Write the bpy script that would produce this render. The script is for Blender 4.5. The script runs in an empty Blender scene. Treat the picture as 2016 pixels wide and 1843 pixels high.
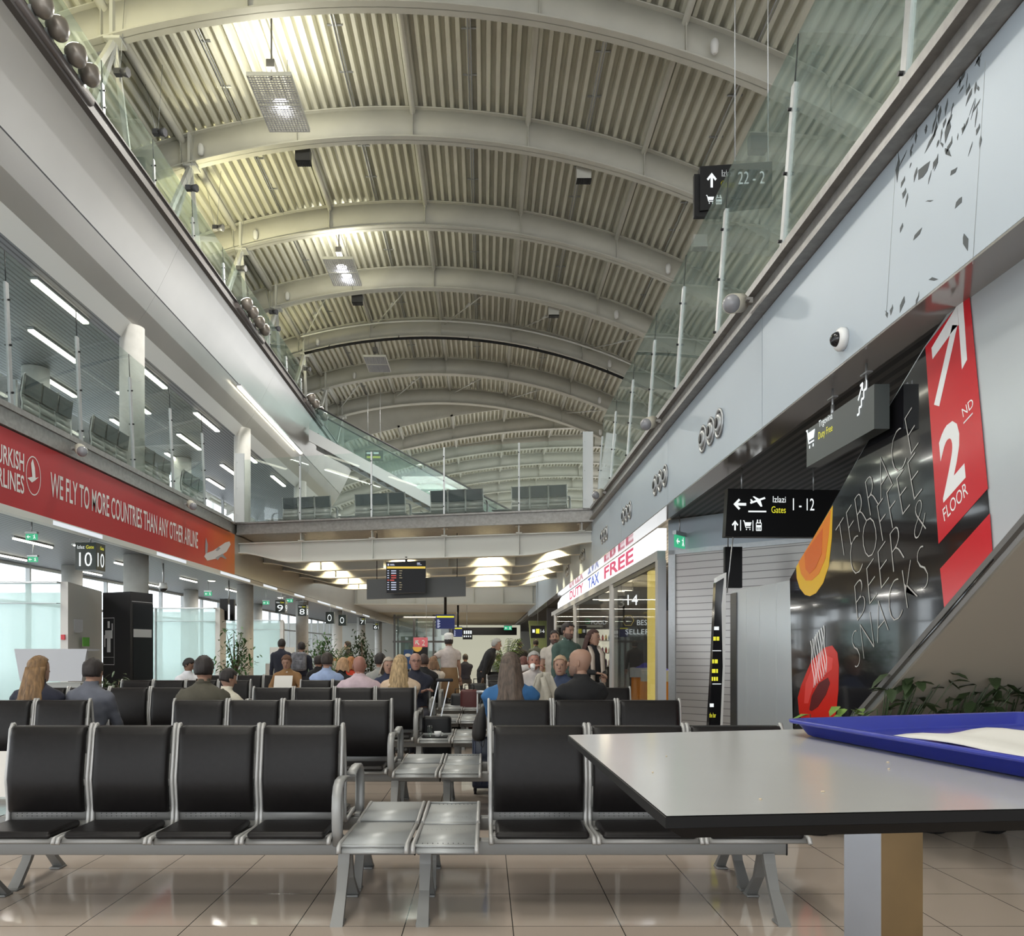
import bpy, bmesh, math, random
from mathutils import Vector, Matrix
S = bpy.context.scene
COL = S.collection
PI = math.pi
# ------------------------------------------------------------------ camera
F, CU, CV, H = 1600.0, 955.0, 1282.0, 1.38      # focal length in pixels of the 2016x1843 frame, eye height
cd = bpy.data.cameras.new('camera'); cam = bpy.data.objects.new('camera', cd); COL.objects.link(cam)
cam.location = (0, 0, H); cam.rotation_euler = (PI/2, 0, 0)
cd.sensor_width = 36; cd.lens = 36*F/2016
cd.shift_x = (1008-CU)/2016; cd.shift_y = (CV-921.5)/2016
cd.clip_start = .05; cd.clip_end = 300
S.camera = cam
# ------------------------------------------------------------------ world and exposure
S.view_settings.view_transform = 'Standard'; S.view_settings.look = 'None'
S.view_settings.gamma = 1; S.view_settings.use_curve_mapping = False
S.view_settings.exposure = 0.0
w = bpy.data.worlds.new('sky'); S.world = w; w.use_nodes = True
wb = w.node_tree.nodes['Background']; wb.inputs[0].default_value = (.93, .97, 1, 1); wb.inputs[1].default_value = 3.8
cy = S.cycles
cy.max_bounces = 7; cy.diffuse_bounces = 4; cy.glossy_bounces = 3; cy.transparent_max_bounces = 16; cy.transmission_bounces = 2
cy.sample_clamp_indirect = 4; cy.caustics_reflective = False; cy.caustics_refractive = False; cy.use_denoising = True
def lamp(kind, loc, energy, col=(1, 1, 1), rot=(0, 0, 0), size=(1, 1), spot=None, name='lamp_light'):
    d = bpy.data.lights.new(name, kind); d.energy = energy; d.color = col
    if kind == 'AREA': d.shape = 'RECTANGLE'; d.size, d.size_y = size
    elif kind == 'SPOT': d.spot_size = spot; d.spot_blend = .35; d.shadow_soft_size = size[0]
    else: d.shadow_soft_size = size[0]
    o = bpy.data.objects.new(name, d); COL.objects.link(o); o.location = loc; o.rotation_euler = rot
    return o
WARM = (1, .93, .74); NEUT = (1, .97, .9)
PANELS = [(-4.1, 15.4), (-4.1, 22.6), (-4.1, 30.1)]         # louvred lamps under the roof
for y in (38, 46, 54, 62, 70): lamp('AREA', (-3, y, 12.0), 330, NEUT, (0, 0, 0), (1.5, 1.5))  # added fill for the far hall, no fixtures modelled
for y in (33.5, 41, 50, 58): lamp('AREA', (-2, y, 3.5), 150, (1, .93, .78), (0, 0, 0), (6, .3))  # added low fill along the far ground floor, without fixtures
for i, (x, y) in enumerate(PANELS):
    if i < 2: lamp('AREA', (x, y+.8, 12.42), 72, (1, .97, .8), (PI, 0, 0), (.75, 1.5))     # lights the deck
    lamp('AREA', (x, y+.8, 12.2), [420, 380, 160][i], NEUT, (0, 0, 0), (.75, 1.5))  # added downward fill below the panels, the unlit third included
for y in (5.0, 12.0, 19.0, 26.0, 34.0):
    lamp('AREA', (-7.9, y, 3.24), 85, (1, .97, .9), (0, 0, 0), (.1, 3))          # light of the gate ceiling tubes
for y in (13.0, 20.0, 27.0): lamp('AREA', (-8.76, y, 7.52), 45, (1, .97, .9), (0, 0, 0), (.1, 5))
for y in (5.0, -2.5):
    lamp('AREA', (-3.2, y, 12.2), 420, NEUT, (0, 0, 0), (4, 4))  # added fill over the near hall, no lamp hangs there
for y, e in ((11.8, 300), (20, 300), (28.2, 100)):              # flood lamps on the upper gallery edge, aimed at the vault
    lamp('SPOT', (-6.3, y, 10.9), e, (1, .93, .55), (PI-.25, 0, 0), (.15,), 2.4)
# ------------------------------------------------------------------ materials
MT = {}
def mat(name, col, rough=.5, metal=0, spec=.5, emit=None, es=1, noise=0, nscale=8, bump=0, coat=0, stretch=(1, 1, 1)):
    if name in MT: return MT[name]
    m = bpy.data.materials.new(name); m.use_nodes = True; nt = m.node_tree; b = nt.nodes['Principled BSDF']
    c = (*col, 1)
    b.inputs['Base Color'].default_value = c; b.inputs['Roughness'].default_value = rough
    b.inputs['Metallic'].default_value = metal; b.inputs['Specular IOR Level'].default_value = spec
    b.inputs['Coat Weight'].default_value = coat
    if emit: b.inputs['Emission Color'].default_value = (*emit, 1); b.inputs['Emission Strength'].default_value = es
    if noise or bump:
        tc = nt.nodes.new('ShaderNodeTexCoord'); mp = nt.nodes.new('ShaderNodeMapping'); mp.inputs['Scale'].default_value = stretch; n = nt.nodes.new('ShaderNodeTexNoise'); n.inputs['Scale'].default_value = nscale
        n.inputs['Detail'].default_value = 5
        nt.links.new(tc.outputs['Object'], mp.inputs[0]); nt.links.new(mp.outputs[0], n.inputs['Vector'])
        if noise:
            r = nt.nodes.new('ShaderNodeMapRange'); r.inputs['To Min'].default_value = 1-noise; r.inputs['To Max'].default_value = 1+noise
            r.inputs['From Min'].default_value = .3; r.inputs['From Max'].default_value = .7
            nt.links.new(n.outputs['Fac'], r.inputs['Value'])
            mx = nt.nodes.new('ShaderNodeMix'); mx.data_type = 'RGBA'; mx.blend_type = 'MULTIPLY'; mx.inputs[0].default_value = 1
            mx.inputs[6].default_value = c; nt.links.new(r.outputs[0], mx.inputs[7]); nt.links.new(mx.outputs[2], b.inputs['Base Color'])
        if bump:
            bp = nt.nodes.new('ShaderNodeBump'); bp.inputs['Strength'].default_value = bump; bp.inputs['Distance'].default_value = .01
            nt.links.new(n.outputs['Fac'], bp.inputs['Height']); nt.links.new(bp.outputs[0], b.inputs['Normal'])
    MT[name] = m; return m
def glass_mat(name, tint, refl=1.0, haze=0.0, hcol=(.8, .9, .88)):
    m = bpy.data.materials.new(name); m.use_nodes = True; nt = m.node_tree
    for n in list(nt.nodes): nt.nodes.remove(n)
    o = nt.nodes.new('ShaderNodeOutputMaterial'); t = nt.nodes.new('ShaderNodeBsdfTransparent'); g = nt.nodes.new('ShaderNodeBsdfGlossy')
    f = nt.nodes.new('ShaderNodeFresnel'); mx = nt.nodes.new('ShaderNodeMixShader'); bf = nt.nodes.new('ShaderNodeNewGeometry'); ir = nt.nodes.new('ShaderNodeMapRange'); ir.inputs['To Min'].default_value = 1.45; ir.inputs['To Max'].default_value = 1/1.45
    nt.links.new(bf.outputs['Backfacing'], ir.inputs['Value']); nt.links.new(ir.outputs[0], f.inputs[0])
    t.inputs[0].default_value = (*tint, 1); g.inputs[0].default_value = (refl, refl, refl, 1); g.inputs[1].default_value = .015
    nt.links.new(f.outputs[0], mx.inputs[0]); src = t
    if haze:
        d = nt.nodes.new('ShaderNodeBsdfDiffuse'); d.inputs[0].default_value = (*hcol, 1); m2 = nt.nodes.new('ShaderNodeMixShader')
        tl = nt.nodes.new('ShaderNodeBsdfTranslucent'); tl.inputs[0].default_value = (*hcol, 1); m3 = nt.nodes.new('ShaderNodeMixShader'); m3.inputs[0].default_value = .85
        nt.links.new(d.outputs[0], m3.inputs[1]); nt.links.new(tl.outputs[0], m3.inputs[2])
        m2.inputs[0].default_value = haze; nt.links.new(t.outputs[0], m2.inputs[1]); nt.links.new(m3.outputs[0], m2.inputs[2]); src = m2
    nt.links.new(src.outputs[0], mx.inputs[1]); nt.links.new(g.outputs[0], mx.inputs[2]); nt.links.new(mx.outputs[0], o.inputs[0])
    MT[name] = m; return m
def emis(name, col, s):
    return mat(name, (0, 0, 0), .5, emit=col, es=s)
def stripes(name, c1, c2, axis, pitch, duty, rough=.5, metal=0, bump=.6, second=None):
    """bands across one axis: slats, baffles, shutter laths"""
    m = mat(name, c1, rough, metal); nt = m.node_tree; b = nt.nodes['Principled BSDF']
    tc = nt.nodes.new('ShaderNodeTexCoord'); sp = nt.nodes.new('ShaderNodeSeparateXYZ'); nt.links.new(tc.outputs['Object'], sp.inputs[0])
    def chain(ax, p, d):
        a = nt.nodes.new('ShaderNodeMath'); a.operation = 'DIVIDE'; a.inputs[1].default_value = p; nt.links.new(sp.outputs[ax], a.inputs[0])
        f = nt.nodes.new('ShaderNodeMath'); f.operation = 'FRACT'; nt.links.new(a.outputs[0], f.inputs[0])
        g = nt.nodes.new('ShaderNodeMath'); g.operation = 'LESS_THAN'; g.inputs[1].default_value = d; nt.links.new(f.outputs[0], g.inputs[0]); return g
    g = chain(axis, pitch, duty)
    if second:
        g2 = chain(*second); mm = nt.nodes.new('ShaderNodeMath'); mm.operation = 'MAXIMUM'
        nt.links.new(g.outputs[0], mm.inputs[0]); nt.links.new(g2.outputs[0], mm.inputs[1]); g = mm
    mx = nt.nodes.new('ShaderNodeMix'); mx.data_type = 'RGBA'; mx.inputs[6].default_value = (*c1, 1); mx.inputs[7].default_value = (*c2, 1)
    nt.links.new(g.outputs[0], mx.inputs[0]); nt.links.new(mx.outputs[2], b.inputs['Base Color'])
    if bump:
        bp = nt.nodes.new('ShaderNodeBump'); bp.inputs['Strength'].default_value = bump; bp.inputs['Distance'].default_value = .01; bp.invert = True
        nt.links.new(g.outputs[0], bp.inputs['Height']); nt.links.new(bp.outputs[0], b.inputs['Normal'])
    return m
white = mat('white_paint', (.62, .62, .58), .45)
rooft = mat('roof_paint', (.56, .55, .49), .55, noise=.06, nscale=1.5)
deckm = mat('roof_deck_paint', (.66, .65, .56), .5, noise=.08, nscale=1.2)
clad = mat('cladding_panel', (.41, .39, .36), .28, .4, noise=.06, nscale=.6)
cladr = mat('fascia_panel', (.43, .49, .55), .42, .12, noise=.03, nscale=.7)
conc = mat('weathered_aluminium', (.27, .26, .25), .42, .35, noise=.16, nscale=14)
alu = mat('brushed_aluminium', (.42, .43, .44), .38, .7, noise=.05, nscale=20)
dalu = mat('dark_aluminium', (.16, .155, .15), .45, .4)
steel = mat('silver_painted_steel', (.40, .395, .385), .42, .35)
steeld = mat('grey_painted_steel', (.20, .20, .195), .5, .25)
vinyl = mat('black_vinyl', (.009, .0078, .0078), .42, 0, .22, noise=.15, nscale=30, bump=.08)
black = mat('black_plastic', (.010, .010, .011), .4, 0, .22)
blackg = mat('black_gloss', (.010, .010, .012), .10)
screen = mat('screen_black', (.006, .006, .008), .35, 0, .18)
dark = mat('dark_grey', (.06, .06, .065), .5)
navyg = mat('dark_grey_sign', (.055, .065, .065), .3)
skyglow = None
wht = mat('white_letter', (.8, .8, .8), .5)
wlit = emis('lit_white_letter', (.95, 1, 1), 1.0)
ylit = emis('lit_yellow_letter', (.95, .9, .05), .85)
glit = emis('lit_green', (.05, .5, .25), .9)
red = mat('banner_red', (.38, .012, .018), .35, noise=.1, nscale=2)
redb = mat('poster_red', (.55, .02, .03), .16)
tube = emis('tube_light', (1, .97, .80), 7)
wpanel = mat('kiosk_panel', (.50, .49, .47), .5)
glc = glass_mat('clear_glass', (.92, .96, .945), .9, .012, (.55, .75, .70))
glr = glass_mat('green_tinted_glass', (.88, .94, .93), 1.0, .075, (.52, .68, .66))
glf = glass_mat('frosted_gate_glass', (.93, .985, .98), .5, .42, (.88, 1.0, .99))
glw = glass_mat('window_glass', (.97, .99, 1), .6)
gls = glass_mat('shop_glass', (.95, .97, .97), .32)
# ------------------------------------------------------------------ mesh building
def px(u, v, X=None, Y=None, Z=None):
    a, b = (u-CU)/F, -(v-CV)/F
    if X is not None: t = X/a
    elif Y is not None: t = Y
    else: t = (Z-H)/b
    return Vector((a*t, t, H+b*t))
class MB:
    def __init__(s): s.v = []; s.f = []; s.m = []; s.sm = []; s.T = None
    def pts(s, ps):
        n = len(s.v)
        s.v += [tuple(s.T @ Vector(p)) if s.T else tuple(p) for p in ps]; return n
    def face(s, ids, m=0, smooth=False): s.f.append(tuple(ids)); s.m.append(m); s.sm.append(smooth)
    def box(s, a, b, m=0):
        x0, y0, z0 = [min(a[i], b[i]) for i in range(3)]; x1, y1, z1 = [max(a[i], b[i]) for i in range(3)]
        n = s.pts([(x0, y0, z0), (x1, y0, z0), (x1, y1, z0), (x0, y1, z0), (x0, y0, z1), (x1, y0, z1), (x1, y1, z1), (x0, y1, z1)])
        for q in ((0, 3, 2, 1), (4, 5, 6, 7), (0, 1, 5, 4), (1, 2, 6, 5), (2, 3, 7, 6), (3, 0, 4, 7)): s.face([n+i for i in q], m)
        return s
    def rbox(s, a, b, r=.01, m=0, seg=3, smooth=True):
        """box rounded on all its edges"""
        c = [(a[i]+b[i])/2 for i in range(3)]; h = [abs(b[i]-a[i])/2 for i in range(3)]; r = min(r, *h)
        N = 4*seg; rings = []
        for j in range(2*seg+2):
            k = j if j <= seg else j-1
            ph = -PI/2 + PI/2*k/seg if j <= seg else PI/2*(k-seg)/seg
            sg = -1 if j <= seg else 1
            zz = c[2]+sg*(h[2]-r)+r*math.sin(ph); rr = r*math.cos(ph); ring = []
            for q, (sx, sy) in enumerate(((1, 1), (-1, 1), (-1, -1), (1, -1))):
                for t in range(seg+1):
                    an = PI/2*(q+t/seg)
                    ring.append((c[0]+sx*(h[0]-r)+rr*math.cos(an), c[1]+sy*(h[1]-r)+rr*math.sin(an), zz))
            rings.append(ring)
        return s.loft(rings, m, smooth)
    def loft(s, rings, m=0, smooth=True, caps=True, closed=True):
        n0 = [s.pts(r) for r in rings]; k = len(rings[0])
        for a, b in zip(n0, n0[1:]):
            for i in range(k if closed else k-1):
                j = (i+1) % k; s.face((a+i, a+j, b+j, b+i), m, smooth)
        if caps and closed:
            s.face([n0[0]+i for i in reversed(range(k))], m); s.face([n0[-1]+i for i in range(k)], m)
        return s
    def tube(s, path, r, n=8, m=0, caps=True, smooth=True, flat=1.0):
        path = [Vector(p) for p in path]; rings = []; ref = None
        for i, p in enumerate(path):
            d = (path[min(i+1, len(path)-1)]-path[max(i-1, 0)]).normalized()
            if ref is None: ref = Vector((0, 0, 1)) if abs(d.z) < .9 else Vector((1, 0, 0))
            a = d.cross(ref).normalized(); b = d.cross(a).normalized(); ref = -b if False else ref
            rr = r[i] if isinstance(r, (list, tuple)) else r
            rings.append([p+a*rr*math.cos(2*PI*k/n)+b*rr*flat*math.sin(2*PI*k/n) for k in range(n)])
        return s.loft(rings, m, smooth, caps)
    def bar(s, p, q, wx, wy, m=0, up=(0, 0, 1)):
        """square section bar from p to q"""
        p, q = Vector(p), Vector(q); d = (q-p).normalized(); u = Vector(up)
        if abs(d.dot(u)) > .95: u = Vector((0, 1, 0))
        a = d.cross(u).normalized(); b = a.cross(d).normalized()
        return s.loft([[c+a*x*wx/2+b*y*wy/2 for x, y in ((-1, -1), (1, -1), (1, 1), (-1, 1))] for c in (p, q)], m, False)
    def prism(s, poly, d, m=0, m2=None):
        """polygon (3d points) pushed along d"""
        d = Vector(d); k = len(poly); a = s.pts(poly); b = s.pts([Vector(p)+d for p in poly])
        s.face([a+i for i in range(k)], m); s.face([b+i for i in reversed(range(k))], m if m2 is None else m2)
        for i in range(k):
            j = (i+1) % k; s.face((a+j, a+i, b+i, b+j), m if m2 is None else m2)
        return s
    def cyl(s, p, q, r, n=16, m=0, r2=None): return s.tube([p, q], [r, r if r2 is None else r2], n, m)
    def ell(s, c, r, n=12, k=8, m=0, R=None):
        c = Vector(c); rings = []
        for j in range(k+1):
            ph = -PI/2+PI*(j+.0)/k; ph = max(-PI/2+.03, min(PI/2-.03, ph)); ring = []
            for i in range(n):
                t = 2*PI*i/n; p = Vector((r[0]*math.cos(ph)*math.cos(t), r[1]*math.cos(ph)*math.sin(t), r[2]*math.sin(ph)))
                ring.append(c+(R @ p if R else p))
            rings.append(ring)
        return s.loft(rings, m)
    def grid(s, fn, nu, nv, m=0, smooth=True):
        n = s.pts([fn(i/nu, j/nv) for j in range(nv+1) for i in range(nu+1)])
        for j in range(nv):
            for i in range(nu):
                a = n+j*(nu+1)+i; s.face((a, a+1, a+nu+2, a+nu+1), m, smooth)
        return s
    def text(s, string, o, ex, ez, m=0, off=0.0, shear=0):
        """lettering fitted to the parallelogram o, ex (width), ez (height)"""
        vs, fs = text_mesh(string, off); o, ex, ez = Vector(o), Vector(ex), Vector(ez)
        n = s.pts([o+ex*x+ez*y for x, y in vs])
        for f in fs: s.face([n+i for i in f], m)
        return s
    def build(s, name, mats, parent=None, bevel=0):
        me = bpy.data.meshes.new(name); me.from_pydata(s.v, [], s.f)
        for x in (mats if isinstance(mats, (list, tuple)) else [mats]): me.materials.append(x)
        me.polygons.foreach_set('material_index', s.m); me.polygons.foreach_set('use_smooth', s.sm)
        bm = bmesh.new(); bm.from_mesh(me); bmesh.ops.recalc_face_normals(bm, faces=bm.faces); bm.to_mesh(me); bm.free(); me.update()
        o = bpy.data.objects.new(name, me); COL.objects.link(o)
        if parent: o.parent = parent
        if bevel:
            b = o.modifiers.new('bevel', 'BEVEL'); b.width = bevel; b.segments = 2; b.limit_method = 'ANGLE'
        return o
_tc = {}
def text_mesh(string, off):
    k = (string, off)
    if k not in _tc:
        c = bpy.data.curves.new('t', 'FONT'); c.body = string; c.offset = off; c.resolution_u = 3
        o = bpy.data.objects.new('t', c); COL.objects.link(o); dg = bpy.context.evaluated_depsgraph_get(); dg.update()
        me = bpy.data.meshes.new_from_object(o.evaluated_get(dg))
        vs = [(v.co.x, v.co.y) for v in me.vertices]; x0 = min(v[0] for v in vs); x1 = max(v[0] for v in vs)
        y0 = min(v[1] for v in vs); y1 = max(v[1] for v in vs)
        _tc[k] = ([((x-x0)/(x1-x0), (y-y0)/(y1-y0)) for x, y in vs], [tuple(p.vertices) for p in me.polygons])
        bpy.data.objects.remove(o); bpy.data.curves.remove(c); bpy.data.meshes.remove(me)
    return _tc[k]
def tag(o, label, cat, group=None, kind=None):
    o['label'] = label; o['category'] = cat
    if group: o['group'] = group
    if kind: o['kind'] = kind
    return o
def lab(o, label): o['label'] = label; return o
def struct(o, label, cat): return tag(o, label, cat, kind='structure')
def thing(name, label, cat, loc=(0, 0, 0), rz=0, group=None):
    o = bpy.data.objects.new(name, None); COL.objects.link(o); o.location = loc; o.rotation_euler = (0, 0, rz); o.empty_display_size = .1
    return tag(o, label, cat, group)
def dup(o, loc=None, rz=None, label=None, parent=None):
    c = o.copy(); COL.objects.link(c)
    if parent: c.parent = parent
    if loc is not None: c.location = loc
    if rz is not None: c.rotation_euler = (0, 0, rz)
    if label: c['label'] = label
    for ch in list(o.children): dup(ch, parent=c)
    return c
ORD = ['first', 'second', 'third', 'fourth', 'fifth', 'sixth', 'seventh', 'eighth', 'ninth', 'tenth', 'eleventh', 'twelfth', 'thirteenth', 'fourteenth', 'fifteenth', 'sixteenth', 'seventeenth', 'eighteenth']
XL, XR = -6.25, 2.43        # inner edges of the two galleries
ZG, ZF = 3.30, 4.60         # ground-floor soffit, first gallery floor
# ================================================================== THE SETTING
TL = .543
fm = stripes('floor_tile', (.46, .385, .325), (.05, .045, .04), 0, TL, .010, .07, 0, .15, (1, TL, .010))
fm.node_tree.nodes['Principled BSDF'].inputs['Specular IOR Level'].default_value = .6
m = MB(); m.box((-34, -12, -.2), (26, 95, 0)); o = m.build('floor', fm); o.location = (.136, .27, 0)
struct(o, 'glossy beige floor tiles with thin dark joints across the hall', 'floor')
# ---- ground floor, left side -------------------------------------------------
baff = stripes('ceiling_slats', (.20, .21, .22), (.06, .06, .065), 0, .10, .35, .5, .2, .8)
baffd = stripes('ceiling_slats_dark', (.13, .125, .12), (.02, .02, .02), 0, .11, .5, .5, .2, .8)
m = MB(); m.box((-10.3, -8, ZG), (XL-.06, 90, ZG+.06)); struct(m.build('ceiling', baff), 'grey slatted ground floor ceiling above the gates on the left', 'ceiling')
m = MB(); m.box((-10.6, -8, ZG+.07), (XL-.06, 90, ZF-.02)); m.box((XL-.05, -8, 3.3), (XL, 90, 4.29))
struct(m.build('slab', clad), 'first gallery slab on the left, plain fascia panel beyond the red banner', 'gallery slab')
m = MB(); m.box((XL-.25, -8, 4.30), (XL+.05, 19.9, 4.36)); m.box((XL-.22, -8, 4.36), (XL+.02, 19.9, 4.54)); m.box((XL-.25, -8, 4.54), (XL+.05, 19.9, 4.62))
struct(m.build('trim_1', conc), 'weathered grey metal channel along the edge of the left gallery', 'edge channel')
m = MB(); m.box((XL-.10, 5, 3.19), (XL+.03, 60, 3.28)); o = struct(m.build('trim_2', white), 'white lower trim of the left gallery fascia', 'trim')
y = 8.0; k = 0
while y < 44:
    m = MB(); m.box((XL-.02, y, 3.20), (XL+.036, y+(1.5 if k % 3 else 2.4), 3.262)); m.build('light_strip', emis('strip_light', (.90, .95, 1), .85), o); y += 3.7; k += 1
# facade windows
fr = mat('window_frame', (.45, .46, .46), .4, .3)
for i in range(15):
    y0 = 1.5+3.7*i
    m = MB()
    for yy in (y0, y0+1.85): m.box((-10.25, yy-.03, 0), (-10.15, yy+.03, ZG))
    for zz in (.03, 2.45, ZG-.04): m.box((-10.24, y0, zz-.03), (-10.16, y0+3.7, zz+.03))
    o = struct(m.build('window_%d' % (i+1), fr), 'tall bright gate window, %s from the camera along the left wall' % ORD[i], 'window')
    m = MB(); m.box((-10.21, y0, 0), (-10.20, y0+3.7, ZG)); m.build('pane', glw, o)
m = MB(); m.box((-34, -12, -.19), (-10.6, 95, .01)); struct(m.build('ground', mat('apron', (.75, .76, .76), .8)), 'pale airport apron outside the gate windows', 'apron')
# ---- first gallery, left -------------------------------------------------------
m = MB(); m.box((-10.8, -8, ZF-.04), (XL, 90, ZF)); struct(m.build('floor_2', mat('gallery_floor', (.30, .28, .26), .25)), 'floor of the left first gallery', 'floor')
m = MB(); m.box((-10.9, -8, 7.62), (-7.2, 60, 7.72)); struct(m.build('ceiling_2', baff), 'dark grey slatted ceiling over the left first gallery', 'ceiling')
for i in range(9):
    y0 = -6+7.4*i
    m = MB()
    for yy in (y0, y0+2.45, y0+4.9): m.box((-10.85, yy-.04, ZF), (-10.75, yy+.04, 7.6))
    m.box((-10.84, y0, ZF), (-10.76, y0+7.4, ZF+.9))
    o = struct(m.build('window_%d' % (i+16), fr), 'window of the left first gallery, %s from the near end' % ORD[i], 'window')
    m = MB(); m.box((-10.81, y0, ZF+.9), (-10.80, y0+7.4, 7.6)); m.build('pane', glw, o)
# second gallery cladding (section pushed along the hall)
prof = [(-7.2, 7.60), (-7.02, 7.90), (-6.78, 8.25), (-6.60, 8.54), (-6.36, 9.02), (-6.16, 9.45), (-6.10, 9.62), (-6.35, 9.66), (-7.2, 9.66)]
def section(prof, y0, y1, name, mt, mi=None):
    m = MB(); n0 = m.pts([(x, y0, z) for x, z in prof]); n1 = m.pts([(x, y1, z) for x, z in prof]); k = len(prof)
    for i in range(k): m.face((n0+i, n0+(i+1) % k, n1+(i+1) % k, n1+i), (mi[i] if mi else 0), False)
    m.face([n0+i for i in range(k)], 0); m.face([n1+i for i in reversed(range(k))], 0)
    return m.build(name, mt)
cl1 = mat('cladding_lower', (.66, .66, .63), .5)
segs = [(4, 8.9), (8.905, 16.3), (16.305, 23.7), (23.705, 31.1), (31.105, 37)]
for i, (a, b) in enumerate(segs):
    struct(section([(-7.2, 7.60), (-7.02, 7.90), (-7.1, 8.0), (-7.3, 7.9)], a, b, 'trim_%d' % (i+3), cl1), 'white lower strip of the second gallery cladding, %s length' % ORD[i], 'cladding')
    struct(section([(-7.02, 7.90), (-6.80, 8.20), (-6.612, 8.52), (-6.75, 8.6), (-7.1, 8.1)], a, b, 'wall_left_lower', clad), 'curved metal cladding below the seam, %s length from the camera' % ORD[i], 'cladding')
    struct(section([(-6.60, 8.54), (-6.36, 9.02), (-6.16, 9.45), (-6.10, 9.60), (-6.3, 9.60), (-6.75, 8.7)], a, b, 'wall_left_upper', clad), 'curved metal cladding above the seam, %s length from the camera' % ORD[i], 'cladding')
m = MB(); m.box((-6.16, 4, 9.60), (-6.00, 37, 9.66)); m.box((-6.14, 4, 9.66), (-6.04, 37, 9.84)); m.box((-6.16, 4, 9.84), (-6.00, 37, 9.87)); struct(m.build('trim_8', mat('brown_channel', (.10, .09, .085), .6)), 'dark edge channel of the second gallery on the left', 'edge channel')
m = MB(); m.box((-16, 4, 9.55), (-6.15, 37, 9.68)); struct(m.build('slab_2', conc), 'second gallery slab on the left', 'gallery slab')
m = MB(); m.box((-16.2, -8, 7.7), (-16, 90, 9.7))
for yy in range(-8, 90, 4): m.box((-16.15, yy, 9.7), (-16.05, yy+.1, 13))  # unseen upper part left open so daylight reaches the vault
struct(m.build('wall_left', mat('plaster', (.5, .5, .48), .7)), 'unseen outer wall and posts behind the second gallery, opened for daylight', 'wall')
# ---- columns -------------------------------------------------------------------
colm = mat('column_concrete', (.52, .51, .48), .6, noise=.06, nscale=6)
for i in range(7):
    y = 16.3+7.4*i
    m = MB(); m.cyl((-7.0, y, 0), (-7.0, y, ZG), .235, 28); struct(m.build('column', colm), 'round pale ground floor column, %s from the camera on the left' % ORD[i], 'column')
    if i < 4:
        m = MB(); m.cyl((-7.08, y, ZF), (-7.08, y, 7.86), .235, 28); struct(m.build('column', colm), 'round pale gallery column, %s from the camera' % ORD[i], 'column')
for i, y in enumerate((8.0, 17.6, 25, 32.4)):
    m = MB(); m.cyl((-9.3, y+.7, 0), (-9.3, y+.7, ZG), .22, 20); struct(m.build('column', colm), 'round column by the gate windows, %s from the camera' % ORD[i], 'column')
for i, (x, y) in enumerate(((-9.9, 17.9), (-9.8, 26.3), (-10.3, 27.5), (-9.9, 33))):
    m = MB(); m.cyl((x, y, ZF), (x, y, 7.6), .28, 24); struct(m.build('column', white), 'white column at the back of the left gallery, %s from the camera' % ORD[i], 'column')
# ---- roof ------------------------------------------------------------------------
def arc(x, x0, R, z0): return z0-R+math.sqrt(max(0, R*R-(x-x0)**2))
AX, AR, AZ = -2.1, 18.0, 13.05          # lower flange of the near ribs
def fl1(x): return arc(x, AX, AR, AZ)
def fl2(x): return arc(x, 5.5, 42, 13.0)
def deck(name, fn, x0, x1, y0, y1, up, label):
    m = MB(); pts = []; x = x0; p = .205
    while x < x1:
        for dx, dz in ((0, 0), (.062, 0), (.088, .15), (.179, .15)): pts.append((x+dx, fn(x+dx)+up+dz))
        x += p
    n0 = m.pts([(a, y0, b) for a, b in pts]); n1 = m.pts([(a, y1, b) for a, b in pts])
    for i in range(len(pts)-1): m.face((n0+i, n0+i+1, n1+i+1, n1+i))
    o = m.build(name, deckm); sm = o.modifiers.new('thickness', 'SOLIDIFY'); sm.thickness = .01
    struct(o, label, 'ceiling')
deck('ceiling_3', fl1, -13.9, 11.5, 3, 40.2, .72, 'cream corrugated metal roof deck curving over the near hall')
deck('ceiling_4', fl2, -13.9, 13, 40.2, 84, .72, 'cream corrugated metal roof deck over the far hall')
PUR = [-12.2, -9.55, -6.92, -4.28, -1.65, .98, 3.62, 6.25, 8.9]
def rib(y, fn, x0, x1, label, depth=.70):
    m = MB(); N = 44; xs = [x0+(x1-x0)*i/N for i in range(N+1)]
    m.loft([[(x, y-.012, fn(x)), (x, y+.012, fn(x)), (x, y+.012, fn(x)+depth), (x, y-.012, fn(x)+depth)] for x in xs], 0, True)
    for z, wd, th in ((0, .15, .03), (depth-.02, .12, .02)):
        m.loft([[(x, y-wd, fn(x)+z), (x, y+wd, fn(x)+z), (x, y+wd, fn(x)+z+th), (x, y-wd, fn(x)+z+th)] for x in xs], 0, False)
    for x in PUR:
        if x0 < x < x1: m.box((x-.008, y-.11, fn(x)+.02), (x+.008, y+.11, fn(x)+depth))
    return struct(m.build('beam', rooft), label, 'roof rib')
RY = [10.8, 14.72, 18.55, 22.4, 26.2, 30.2, 34.3, 38.3]
for i, y in enumerate(RY):
    rib(y, fl1, -13.5, 11, 'arched white steel roof rib, %s from the camera' % ORD[i])
    m = MB(); m.box((-6.75, y-.13, fl1(-6.7)-.05), (-6.69, y+.13, fl1(-6.7)+.70)); m.box((-6.85, y-.16, fl1(-6.7)-.08), (-6.55, y+.16, fl1(-6.7)-.03))
    m.bar((-6.7, y, fl1(-6.7)), (-7.6, y-.0, 9.7), .11, .11); m.bar((-6.72, y, fl1(-6.7)), (-6.95, y-1.6, 9.7), .09, .09)
    m.bar((-6.72, y, fl1(-6.7)), (-6.95, y+1.6, 9.7), .09, .09)
    struct(m.build('column', white), 'forked steel strut carrying the left end of the %s roof rib' % ORD[i], 'strut')
m = MB()
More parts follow.
